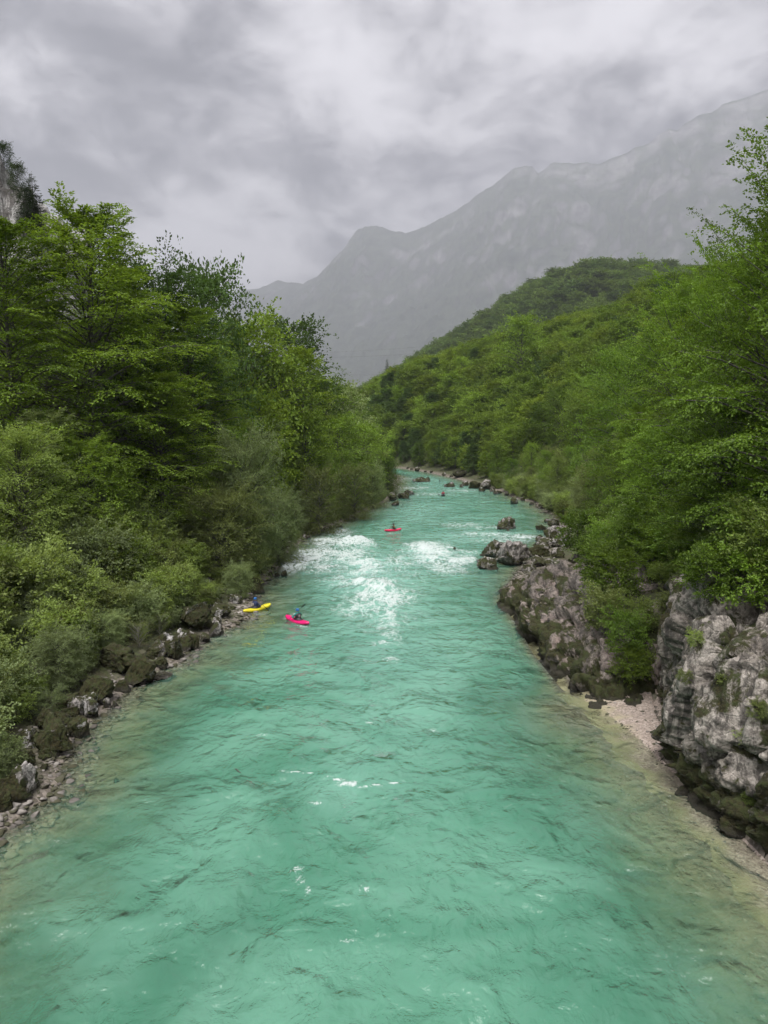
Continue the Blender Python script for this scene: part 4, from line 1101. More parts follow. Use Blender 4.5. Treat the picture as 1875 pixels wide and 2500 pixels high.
# ------------------------------------------------------------------ boulders
def boulder_mesh(seed, mat_list, flat=0.75, cuts=9, sub=4):
    bm = bmesh.new(); bmesh.ops.create_icosphere(bm, subdivisions=sub, radius=1.0)
    V = np.array([v.co[:] for v in bm.verts]); F = np.array([[v.index for v in f.verts] for f in bm.faces]); bm.free()
    g = np.random.default_rng(seed)
    D = V.copy()
    r = 1 + fbm(D * 1.1 + seed, 3, seed) * 0.42
    V = D * r[:, None]
    for _ in range(cuts):                                   # broken flat faces
        n = g.normal(size=3); n[2] *= .7; n /= np.linalg.norm(n)
        k = g.uniform(.42, .8)
        e = np.maximum(V @ n - k, 0)
        V = V - n * (e * .95)[:, None]
    e1, e2, ev, ep = cells(D * 1.5 + fbm(D * 2 + 5, 2, seed)[:, None] * .5 + seed, seed)
    V = V * (1 - .09 * (1 - sstep(0, .08, e2 - e1)) + (ev - .5) * .12 + ep * .22)[:, None]
    V += D * ((fbm(D * 3.2 + seed, 4, seed + 7, .55, True) - .42) * .12)[:, None] + D * (fbm(D * 9, 3, seed + 3) * .025)[:, None]
    V[:, 2] *= flat
    V /= np.abs(V[:, :2]).max()
    V[:, 2] -= V[:, 2].min()
    V[:, 2] /= V[:, 2].max()
    return mesh_from('boulder', V, F, mat_list, smooth=True)
BM = [boulder_mesh(1000 + i, [R_GREY], cuts=(7, 10, 12, 9, 14, 6, 8, 11)[i], sub=5) for i in range(8)]
rb = random.Random(4)
def boulder(dx, dy, w, hr, mat, label, group=None, depth=1.0, name='boulder', sink=.3, cat='boulder', mi=None, z0=None):
    """dx, dy: where its foot shows; w: its width in the picture grid; hr: height over width"""
    base = ray_ground(dx, dy)
    dist = math.hypot(base[1], CAMH - base[2])
    W = w * KD / FPX * dist
    y = base[1] + W * .35 * depth
    x = base[0] * y / base[1]
    gz = float(ground_z(x, y)) if z0 is None else z0
    Hh = W * hr
    bot = min(gz, base[2]) - sink * min(Hh, .5)
    if gz < -0.02: bot = max(gz - .1, -1.2)
    top = base[2] + Hh
    KEEP.append((x, y, W * .5, 1.8))
    o = link(name, BM[rb.randrange(8) if mi is None else mi], None, (x, y, bot), (rb.uniform(-.12, .12), rb.uniform(-.12, .12), rb.uniform(0, 6.28)), (W * .5, W * .5 * depth, max(.12, top - bot)))
    o.material_slots[0].link = 'OBJECT'; o.material_slots[0].material = mat
    return tag(o, label, cat, group)
LB = 'boulders along the left waterline'
for a in [
    (476, 1341, 92, .32, R_PALE, 'long flat pale boulder right beside the stern of the yellow kayak'),
    (412, 1375, 78, .85, R_MOSSY, 'wedge-shaped brown mossy boulder just downstream of the long pale boulder'),
    (444, 1388, 30, .6, R_GREY, 'small grey boulder standing in the water below the mossy wedge'),
    (356, 1412, 52, .8, R_PALE, 'white-topped boulder between the mossy wedge and the big mossy block'),
    (350, 1448, 44, .55, R_MOSSY, 'dark mossy boulder with a white spot in the shallow water'),
    (354, 1468, 62, .16, R_PALE, 'flat pale slab barely above the water'),
    (322, 1425, 26, .6, R_PALE, 'small pale boulder behind the dark mossy boulder with the white spot'),
    (255, 1466, 124, .5, R_MOSSY, 'largest dark mossy block on the left bank'),
    (262, 1498, 44, .5, R_MOSSY, 'mossy boulder at the waterline below the largest mossy block'),
    (200, 1522, 86, .6, R_MOSSY, 'mossy green boulder under the bent tree at the waterline'),
    (190, 1552, 58, .7, R_PALE, 'boulder with a pale face and mossy right side'),
    (152, 1545, 56, .7, R_MOSSY, 'rounded mossy boulder left of the pale-faced boulder'),
    (95, 1582, 50, .9, R_MOSSY, 'tall mossy boulder leaning over the stones on the lower left bank'),
    (160, 1588, 34, .7, R_MOSSY, 'small boulder with pale flecks at the lower left waterline'),
    (56, 1618, 52, .6, R_PALE, 'white boulder on the lower left bank'),
    (88, 1622, 44, .75, R_MOSSY, 'mossy boulder between the two white boulders'),
    (108, 1646, 50, .55, R_PALE, 'bright white boulder near the lower left waterline'),
    (18, 1632, 56, .7, R_MOSSY, 'broad mossy boulder at the left edge'),
    (58, 1658, 44, .6, R_MOSSY, 'mossy boulder beside the bright white boulder'),
    (8, 1758, 52, .85, R_MOSSY, 'round green mossy boulder at the left edge beside the shallows'),
    (548, 1284, 48, .7, R_MOSSY, 'dark boulder under the shrub upstream of the yellow kayak'),
    (512, 1305, 40, .5, R_PALE, 'pale stone behind the head of the yellow kayak paddler'),
    (470, 1312, 40, .4, R_PALE, 'pale flat boulder on the bank above the long flat boulder'),
    (462, 1252, 34, .7, R_PALE, 'pale boulder at the foot of the rubble streak on the left bank'),
    (452, 1272, 44, .5, R_PALE, 'pale blocky boulder in the rubble below the streak'),
    (292, 1318, 62, .45, R_PALE, 'pale boulder emerging from the undergrowth'),
    (255, 1330, 24, 1.0, R_PALE, 'narrow pale boulder left of the one emerging from the undergrowth'),
    (732, 1142, 20, .5, R_GREY, 'lone dark stone off the bank above the rapids'),
    (872, 1078, 38, .4, R_PALE, 'pale boulder at the tip of the left point'),
    (848, 1082, 36, .45, R_PALE, 'pale boulder against the willows at the left point'),
    (855, 1092, 22, .5, R_GREY, 'dark boulder below the pale ones at the left point'),
    (880, 1070, 30, .4, R_GREY, 'grey boulder behind the tip of the left point'),
    (1104, 1226, 92, .62, R_GREY, 'largest round grey boulder in the river beyond the outcrop'),
    (1066, 1208, 80, .5, R_GREY, 'brown-grey boulder tucked behind the largest river boulder'),
    (1050, 1231, 64, .42, R_GREY, 'low grey boulder in front and left of the largest river boulder'),
    (1166, 1206, 54, .55, R_MOSSY, 'dark boulder right of the largest river boulder'),
    (1162, 1226, 44, .5, R_GREY, 'broken grey boulder between the largest river boulder and the outcrop'),
    (1200, 1206, 38, .6, R_GREY, 'grey boulder against the back of the outcrop'),
    (1186, 1226, 30, .5, R_PALE, 'pale stone at the back foot of the outcrop'),
    (1140, 1236, 40, .35, R_GREY, 'low ledge in the water between the largest river boulder and the outcrop'),
    (1178, 1188, 60, .4, R_GREY, 'wide rock ledge behind the broken grey boulder'),
    (1128, 1204, 46, .5, R_GREY, 'grey block wedged behind the largest river boulder'),
    (1208, 1182, 56, .5, R_PALE, 'pale ledge at the root of the gravel bar'),
    (1093, 1145, 56, .46, R_GREY, 'angular grey boulder alone in the stream'),
    (1098, 1149, 26, .25, R_PALE, 'flat pale stone in front of the angular boulder'),
    (1195, 1168, 52, .6, R_GREY, 'pale brown boulder near the right gravel bar'),
    (1166, 1170, 30, .45, R_GREY, 'small dark boulder beside the pale brown one'),
    (1170, 1146, 30, .45, R_MOSSY, 'dark low boulder off the right gravel bar'),
    (1194, 1138, 36, .5, R_GREY, 'grey boulder upstream on the right gravel bar'),
    (981, 1190, 18, .45, R_MOSSY, 'single dark stone awash left of the largest river boulder'),
    (1112, 1089, 22, .75, R_PALE, 'pale cone-shaped boulder near the right bank'),
    (1179, 1099, 32, .45, R_GREY, 'grey boulder at the foot of the right bank bushes'),
    (1050, 1058, 44, .5, R_GREY, 'big rounded boulder under the right bank bushes'),
    (986, 1034, 38, .5, R_MOSSY, 'dark block at the far right waterline'),
    (1028, 1056, 34, .5, R_MOSSY, 'dark rubble boulder left of the big rounded one'),
    (1006, 1050, 26, .45, R_GREY, 'grey boulder in the rubble on the far right bank'),
    (968, 1053, 30, .35, R_GREY, 'low boulder off the rubble on the far right bank'),
    (906, 1042, 46, .24, R_PALE, 'flat pale rock in midstream far upstream'),
    (924, 1040, 18, .5, R_GREY, 'darker hump at the end of the flat pale midstream rock'),
    (902, 1018, 16, .6, R_GREY, 'small grey boulder at the river bend'),
]:
    boulder(*a[:6])
for dx, dy, w in [(5, 1694, 22), (28, 1690, 26), (52, 1692, 26), (18, 1738, 20), (40, 1712, 18), (98, 1668, 24), (75, 1680, 20), (122, 1622, 22), (142, 1610, 18), (236, 1508, 22), (282, 1470, 20), (310, 1448, 18), (385, 1392, 18), (400, 1398, 16), (425, 1352, 18),
                  (585, 1246, 16), (600, 1248, 14), (615, 1246, 18), (590, 1232, 14), (575, 1225, 14), (560, 1240, 18), (620, 1190, 12), (655, 1166, 16), (668, 1163, 12), (690, 1152, 14), (640, 1176, 10), (715, 1143, 12),
                  (500, 1318, 16), (440, 1338, 16), (425, 1325, 18), (478, 1285, 18), (465, 1225, 16), (460, 1208, 14), (470, 1240, 14)]:
    boulder(dx, dy, w, rb.uniform(.4, .75), rb.choice([R_PALE, R_PALE, R_MOSSY, R_GREY]), 'small stone in the scatter along the left waterline', 'small stones along the left waterline', name='stone', cat='stone')
for dx, dy, w in [(1018, 1052, 14), (1040, 1062, 16), (1062, 1062, 14), (1080, 1066, 14), (1095, 1070, 12), (1070, 1067, 12), (996, 1053, 12), (950, 1040, 8), (880, 1013, 8), (890, 1015, 8), (918, 1020, 8), (930, 1022, 10), (960, 1028, 12), (975, 1031, 10),
                  (1130, 1082, 12), (1148, 1090, 14), (1165, 1095, 12), (1195, 1102, 14), (1180, 1128, 14), (1205, 1120, 16), (1210, 1150, 18), (1180, 1158, 12), (1185, 1212, 14), (1150, 1212, 14), (1140, 1226, 12)]:
    boulder(dx, dy, w, rb.uniform(.4, .7), rb.choice([R_PALE, R_GREY, R_GREY, R_MOSSY]), 'small stone in the scatter along the right waterline', 'small stones along the right waterline', name='stone', cat='stone')
for a in [(175, 1735, 74, .28, R_GREY, 'drowned brown boulder showing through the shallow water at lower left'), (105, 1745, 60, .25, R_GREY, 'drowned flat boulder left of the larger drowned one'),
          (60, 1722, 52, .25, R_GREY, 'drowned boulder close to the lower left stones'), (482, 1496, 46, .22, R_PALE, 'pale drowned rock in the turquoise water off the mossy blocks'),
          (250, 1690, 46, .2, R_GREY, 'faint drowned boulder off the lower left shallows')]:
    dx, dy, w, hr, m, lb = a
    p = on_plane(dx, dy, -.25); W = w * KD / FPX * math.hypot(p[1], CAMH)
    zb = float(ground_z(p[0], p[1]))
    o = link('submerged_boulder', BM[rb.randrange(8)], None, (p[0], p[1], min(zb, -.5) - .1), (0, 0, rb.uniform(0, 6)), (W * .5, W * .42, -.09 - (min(zb, -.5) - .1)))
    o.material_slots[0].link = 'OBJECT'; o.material_slots[0].material = m
    tag(o, lb, 'boulder')

g_ = np.random.default_rng(31)
for q in range(30):
    y = 22.5 + 27 * g_.uniform() ** 1.1; x = float(Lx(y)) - g_.uniform(-.35, 1.3); W = g_.uniform(.5, 1.8)
    z = float(ground_z(x, y)); hh = W * g_.uniform(.5, .8)
    o = link('boulder', BM[int(g_.integers(8))], None, (x, y, min(z, .3) - .15), (g_.normal(0, .15), g_.normal(0, .15), g_.uniform(0, 6.28)), (W * .5, W * g_.uniform(.35, .55), hh + .2 + max(0, -z)))
    KEEP.append((x, y, W * .5, 1.8))
    o.material_slots[0].link = 'OBJECT'; o.material_slots[0].material = [R_MOSSY, R_MOSSY, R_GREY, R_PALE][int(g_.integers(4))]
    tag(o, 'rough boulder wedged among others in the rubble of the left bank', 'boulder', 'boulders in the left bank rubble')
# rubble and pebbles nobody could count
def pebbles():
    g = np.random.default_rng(66)
    t = NT('pebble')
    r = t.n('ShaderNodeObjectInfo').outputs['Random']
    n = t.noise(t.n('ShaderNodeTexCoord').outputs['Object'], 3.0, 4)
    c = t.mix(r, (0.12, 0.105, 0.092), (0.36, 0.33, 0.305)); c = t.mix(t.mr(n, .4, .65, 0, .5), c, (0.16, 0.14, 0.12))
    zp = t.n('ShaderNodeSeparateXYZ', {0: t.n('ShaderNodeNewGeometry').outputs['Position']}).outputs[2]
    dry = t.mr(zp, -.05, -.01, 0, 1)
    c = t.mix(t.mr(zp, -.08, -.02, .75, 0), c, (0.3, 0.275, 0.18))
    c = t.mix(t.M('MULTIPLY', dry, t.mr(zp, .02, .16, .7, 0)), c, (0.04, 0.034, 0.028))
    c = t.mix(t.M('MULTIPLY', dry, t.mr(t.M('FRACT', t.M('MULTIPLY', r, 13.7)), .4, .5, 0, .85)), c, (0.04, 0.04, 0.014))
    t.surf(t.n('ShaderNodeBsdfPrincipled', {'Base Color': c, 'Roughness': .85}).outputs[0])
    kinds = []
    for i in range(4):
        me = boulder_mesh(1100 + i, [t.m], .6, 6, 2); kinds.append(bpy.data.objects.new('pebble%d' % i, me))
    X, Y, S = [], [], []
    n = 2600                                                # pebble beach
    y = g.uniform(29.2, 35.6, n); x = Rx(y) - .5 + g.uniform(0, 1, n) * (CFx(y) - Rx(y) + .9)
    X.append(x); Y.append(y); S.append(g.uniform(.02, .06, n) * (1 + 1.5 * (g.uniform(0, 1, n) > .97)))
    n = 5200                                                # left waterline rubble
    y = 18 + g.uniform(0, 1, n) ** 1.5 * 95; x = Lx(y) + 1.2 - np.abs(g.normal(0, 1, n)) * 1.5
    X.append(x); Y.append(y); S.append(g.uniform(.05, .16, n) * g.choice([.6, 1, 1, 2.0], n))
    n = 1500                                                # right gravel bar
    y = 60 + 90 * g.uniform(0, 1, n) ** 1.5; x = Rx(y) - .8 + np.abs(g.normal(0, 1, n)) * 2.2
    X.append(x); Y.append(y); S.append(g.uniform(.06, .24, n))
    n = 700                                                 # bed of the right shallows
    y = g.uniform(14, 30, n); x = Rx(y) - g.uniform(0, 1, n) ** 1.3 * 4
    X.append(x); Y.append(y); S.append(g.uniform(.03, .10, n))
    n = 260                                                 # rubble streak up the left bank
    q = np.array([on_plane(465, 1265), at_depth(470, 1190, 66)])
    k = g.uniform(0, 1, n)
    y = 60 + k * 8 + g.normal(0, .6, n); x = Lx(y) - 2.2 - k * 3 + g.normal(0, .7, n)
    X.append(x); Y.append(y); S.append(g.uniform(.08, .34, n))
    X, Y, S = map(np.concatenate, (X, Y, S))
    Z = ground_z(X, Y) - S * .3
    rot = np.stack([g.normal(0, .2, len(X)), g.normal(0, .2, len(X)), g.uniform(0, 6.28, len(X))], -1)
    sc = np.stack([S, S * g.uniform(.7, 1.1, len(X)), S * g.uniform(.5, .9, len(X))], -1)
    gn_scatter('pebbles', xyz(X, Y, Z), rot, sc, g.integers(0, 4, len(X)), kinds, 'loose pebbles and rubble along the waterlines and on the small beach')
pebbles()

# ------------------------------------------------------------------ shrubs that can be told apart
def shrub_at(kind, dx, dy, w, label, mat=None, zoff=0.0, z=None, name='shrub', hr=1.0, cat='shrub', group=None, wide=1.0):
    """dx, dy: foot in the picture; w: width in the picture grid"""
    base = ray_ground(dx, dy)
    W = w * KD / FPX * math.hypot(base[1], CAMH - base[2])
    h = W * .76 * hr
    KEEP.append((base[0], base[1], W * .42, 1.0))
    return plant(kind, (base[0], base[1], base[2] - .1 + zoff), h, label, cat, group, name, None, mat, wide / hr)
for k, dx, dy, w, lb, m, hr in [
    ('willow0', 515, 1290, 110, 'grey-green shrub with a bare stem behind the yellow kayak paddler', M_WILLOW, 1.0),
    ('willow1', 500, 1215, 110, 'olive shrub above the grey-green shrub by the rapids', M_OLIVE, 1.0),
    ('shrub0', 400, 1290, 120, 'bright green bush at the head of the mossy wedge boulder', M_SHRUB, .9),
    ('shrub2', 330, 1290, 110, 'leafy bush uphill and left of the mossy wedge boulder', M_SHRUB, .9),
    ('willow1', 130, 1480, 210, 'gnarled grey willow bush with dark bent trunk over the mossy boulders', M_WILLOW, .85),
    ('willow0', 60, 1420, 150, 'grey-green willow bush left of the gnarled one', M_WILLOW, .9),
    ('willow1', 230, 1400, 150, 'fine-leaved bush right of the gnarled willow', M_WILLOW, .8),
    ('twiggy0', 300, 1400, 110, 'twiggy half-bare bush above the white-topped boulder', None, .8),
    ('twiggy0', 345, 1370, 90, 'dry twiggy bush hanging towards the water', None, .8),
    ('shrub1', 30, 1560, 120, 'bright leafy bush on the lower left bank', M_SHRUB, .9),
    ('shrub2', 70, 1520, 90, 'small light green bush among the lower left boulders', M_SHRUB, .9),
    ('shrub0', 10, 1480, 120, 'leafy bush at the left edge above the mossy boulders', M_BROAD, .9),
    ('shrub1', 180, 1330, 150, 'pale green bush in the middle of the undergrowth', M_WILLOW, .8),
    ('shrub0', 85, 1290, 150, 'broad leafy bush at the left of the undergrowth', M_SHRUB, .8),
    ('willow0', 430, 1230, 130, 'light green bush beside the rubble streak', M_SHRUB, .8),
    ('willow1', 250, 1190, 160, 'tall bush in front of the dark forest edge', M_BROAD, .8),
    ('willow0', 60, 1180, 190, 'rounded olive bush under the grey-green young tree', M_OLIVE, .8),
    ('willow1', 350, 1170, 150, 'feathery bush below the low spreading beech', M_OLIVE, .9),
]:
    shrub_at(k, dx, dy, w, lb, m, hr=hr)
for k, dx, dy, h, lb in [('bare0', 66, 1290, 5.0, 'pale bare sapling leaning in the undergrowth at left'), ('bare1', 108, 1270, 5.6, 'straight thin bare sapling standing in the undergrowth'),
                         ('bare1', 372, 1185, 6.0, 'pale bare sapling before the dark forest edge'), ('bare0', 405, 1175, 6.0, 'forked bare sapling near the large round willow'), ('bare0', 40, 1290, 4.6, 'short leafless sapling at the left edge of the undergrowth')]:
    base = ray_ground(dx, dy)
    KEEP.append((base[0], base[1], .6, 3.5))
    plant(k, (base[0], base[1], base[2] - .1), h, lb, 'sapling', None, 'bare_sapling', None, None, .8)
# plants on the rock faces: found by casting on to the rock
dg = bpy.context.evaluated_depsgraph_get(); dg.update()
ROCKS = [bpy.data.objects['rock_cliff'], bpy.data.objects['rock_outcrop']]
def on_rock(dx, dy):
    r = Vector(ray(dx, dy)).normalized(); o = Vector((0, 0, CAMH)); best = None
    for ob in ROCKS:
        ok, loc, nor, _ = ob.ray_cast(o, r)
        if ok and (best is None or (loc - o).length < (best[0] - o).length): best = (loc, nor)
    return best
for k, dx, dy, w, lb, m in [
    ('shrub0', 1330, 1310, 120, 'dark green bush growing on the middle of the sloping outcrop', M_BROAD), ('shrub2', 1290, 1270, 90, 'bush on the upper face of the sloping outcrop', M_BROAD),
    ('shrub1', 1350, 1420, 100, 'leafy bush above the pebble beach', M_BROAD), ('shrub0', 1370, 1480, 80, 'dense bush in the corner between outcrop and cliff', M_BROAD),
    ('shrub2', 1300, 1370, 90, 'mossy green bush low on the outcrop', M_OLIVE), ('shrub1', 1380, 1370, 80, 'green bush in the cleft left of the grey cliff', M_SHRUB),
    ('shrub0', 1520, 1300, 110, 'bush spilling over the cliff rim', M_LIME), ('shrub2', 1600, 1320, 120, 'leafy bush spilling over the right end of the cliff rim', M_LIME),
    ('shrub1', 1500, 1400, 45, 'small plant in the cleft of the cliff', M_SHRUB), ('shrub0', 1480, 1480, 40, 'tuft of green low in the cliff cleft', M_OLIVE),
    ('shrub2', 1560, 1480, 30, 'small tuft on the face of the right buttress', M_OLIVE), ('shrub1', 1595, 1610, 40, 'pale green fern on the lower cliff', M_SHRUB),
    ('shrub0', 1640, 1560, 50, 'green tuft on the right part of the cliff', M_OLIVE), ('shrub2', 1620, 1740, 30, 'lone green tuft near the foot of the cliff', M_SHRUB),
    ('shrub1', 1420, 1250, 110, 'light green bush at the top left corner of the cliff', M_LIME), ('shrub2', 1250, 1200, 90, 'bush on the crest of the outcrop', M_BROAD),
    ('shrub1', 1380, 1210, 130, 'bush above the outcrop in front of the trees', M_LIME), ('shrub0', 1470, 1240, 130, 'broad bush on top of the cliff', M_LIME), ('shrub2', 1640, 1260, 150, 'broad bright bush on the cliff at the right edge', M_SHRUB),
    ('shrub1', 1310, 1225, 100, 'green bush behind the smooth upper slab of the outcrop', M_LIME)]:
    h = on_rock(dx, dy)
    if h is None: continue
    W = w * KD / FPX * (h[0] - Vector((0, 0, CAMH))).length
    plant(k, tuple(h[0] - h[1] * .1), W * (1.15 if w > 60 else .9), lb, 'shrub', None, 'shrub', None, m, 1.0)

under_kinds_low = [o.copy() for o in under_kinds]
def clear_of(X, Y, f=.75, m=.3):
    K = np.array(KEEP); ok = np.ones(len(X), bool)
    for x, y, r, ln in K:                                   # free the spot itself and a short lane towards the river side view
        n = math.hypot(x, y); ux, uy = -x / n, -y / n
        t = np.clip((X - x) * ux + (Y - y) * uy, 0, ln)
        ok &= np.hypot(X - (x + ux * t), Y - (y + uy * t)) > r * f + m
    return ok
def undergrowth():
    g = np.random.default_rng(88)
    n = 3000
    Y = 18 + (g.uniform(0, 1, n) ** 1.35) * 140
    d = np.where(Y < 58, 3.0, .4) + g.uniform(0, 1, n) ** 1.35 * np.where(Y < 62, 30, 18)
    X = Lx(Y) - d
    sc = g.uniform(.5, 1.1, n) * np.interp(d, [.5, 2, 5, 10], [.32, .7, 1.2, 1.6])
    k = (np.abs(X) < Y * .6 + 3) & clear_of(X, Y)
    p = scatter_pts(g, X[k], Y[k], ground_z(X[k], Y[k]) - .08, sc[k], 6)
    gn_scatter('left_undergrowth', *p, under_kinds, 'bright green undergrowth of leafy plants on the left bank')
    n = 2600                                                # the low plants and grass between
    Y = 18 + (g.uniform(0, 1, n) ** 1.3) * 60
    d = 1.5 + g.uniform(0, 1, n) ** 1.2 * 16
    X = Lx(Y) - d; k = (np.abs(X) < Y * .6 + 3) & clear_of(X, Y, .8, .12)
    p = scatter_pts(g, X[k], Y[k], ground_z(X[k], Y[k]) - .05, g.uniform(.22, .5, n)[k], 6)
    gn_scatter('low_plants', *p, under_kinds_low, 'low leafy plants and grass between the bushes of the left bank')
    n = 1900
    Y = 20 + g.uniform(0, 1, n) * 140
    d = g.uniform(0, 1, n) ** 1.2 * 26
    lim = np.where(Y < 36.5, 4.2, np.where(Y < 60, 6.5, np.where(Y < 96, 6.5, .6)))
    d = lim + d
    X = Rx(Y) + d
    k = np.abs(X) < Y * .6 + 3
    sc = g.uniform(.4, 1.05, n)
    p = scatter_pts(g, X[k], Y[k], ground_z(X[k], Y[k]) + np.where(Y[k] < 60, .35, -.08), sc[k], 6)
    gn_scatter('right_undergrowth', *p, under_kinds, 'green undergrowth of leafy plants on the right bank')
undergrowth()

# ------------------------------------------------------------------ kayaks, paddlers, paddles
def kayak_parts(hull_mat):
    n, m = 41, 24
    s = np.linspace(-1, 1, n)
    wid = .33 * np.clip(1 - np.abs(s) ** 2.6, 0, 1) ** .62 + .012
    keel = -.10 + .22 * np.abs(s) ** 2.4
    deck = .20 + .10 * np.abs(s) ** 1.5 + .05 * np.exp(-((s - .25) / .3) ** 2)
    deck = np.where(np.abs(s) > .9, deck - (np.abs(s) - .9) * .9, deck)
    a = np.linspace(0, 2 * math.pi, m, endpoint=False)
    V = np.zeros((n, m, 3))
    for i in range(n):
        cz = (keel[i] + deck[i]) / 2; hz = (deck[i] - keel[i]) / 2
        V[i, :, 0] = s[i] * 1.36
        V[i, :, 1] = wid[i] * np.sign(np.cos(a)) * np.abs(np.cos(a)) ** .8
        V[i, :, 2] = cz + hz * np.sign(np.sin(a)) * np.abs(np.sin(a)) ** .8
    F = grid_faces(n, m, True)
    caps = [[0] * 0]
    Vf = V.reshape(-1, 3)
    hull = mesh_from('hull', Vf, F, [hull_mat])
    return hull
def ring(cx, cz, rx, ry, r, n=28, k=6):
    a = np.linspace(0, 2 * math.pi, n, endpoint=False); b = np.linspace(0, 2 * math.pi, k, endpoint=False)
    A, B = np.meshgrid(a, b, indexing='ij')
    V = np.stack([cx + (rx + r * np.cos(B)) * np.cos(A), (ry + r * np.cos(B)) * np.sin(A), cz + r * np.sin(B)], -1)
    i = np.arange(n)[:, None]; j = np.arange(k)[None, :]
    F = np.stack([i * k + j, ((i + 1) % n) * k + j, ((i + 1) % n) * k + (j + 1) % k, i * k + (j + 1) % k], -1).reshape(-1, 4)
    return V.reshape(-1, 3), F
def loft(rings):
    V = np.array(rings); n, m, _ = V.shape
    return V.reshape(-1, 3), grid_faces(n, m, True)
def ell(cx, cy, cz, rx, ry, m=18, tilt=0.0):
    a = np.linspace(0, 2 * math.pi, m, endpoint=False)
    return np.stack([cx + rx * np.cos(a), cy + ry * np.sin(a), np.full(m, cz) + tilt * np.cos(a)], -1)
M_YEL = plain('kayak_yellow', (0.72, 0.62, 0.02), .32, .4)
M_PINK = plain('kayak_pink', (0.72, 0.012, 0.16), .32, .4)
M_RED = plain('kayak_red', (0.66, 0.012, 0.075), .32, .4)
M_BLACK = plain('black_gear', (0.018, 0.018, 0.02), .6)
M_NAVY = plain('navy_cloth', (0.012, 0.022, 0.075), .8)
M_TEAL = plain('teal_cloth', (0.015, 0.19, 0.17), .8)
M_DKRED = plain('red_cloth', (0.3, 0.04, 0.06), .8)
M_OLV = plain('khaki_cloth', (0.16, 0.13, 0.06), .8)
M_HELM = plain('blue_helmet', (0.015, 0.12, 0.36), .3, .3)
M_HELMK = plain('dark_helmet', (0.02, 0.018, 0.016), .35, .3)
M_GREYP = plain('grey_cloth', (0.3, 0.27, 0.28), .8)
def body_material(name, cloth):
    t = NT(name)
    z = t.n('ShaderNodeSeparateXYZ', {0: t.n('ShaderNodeTexCoord').outputs['Object']}).outputs[2]
    n = t.noise(t.n('ShaderNodeTexCoord').outputs['Object'], 7.0, 4)
    cl = t.mix(t.mr(n, .35, .65), tuple(v * .75 for v in cloth), tuple(v * 1.2 for v in cloth))
    c = t.mix(t.mr(z, .655, .665), cl, (0.42, 0.24, 0.17))
    t.surf(t.n('ShaderNodeBsdfPrincipled', {'Base Color': c, 'Roughness': .75}).outputs[0])
    return t.m
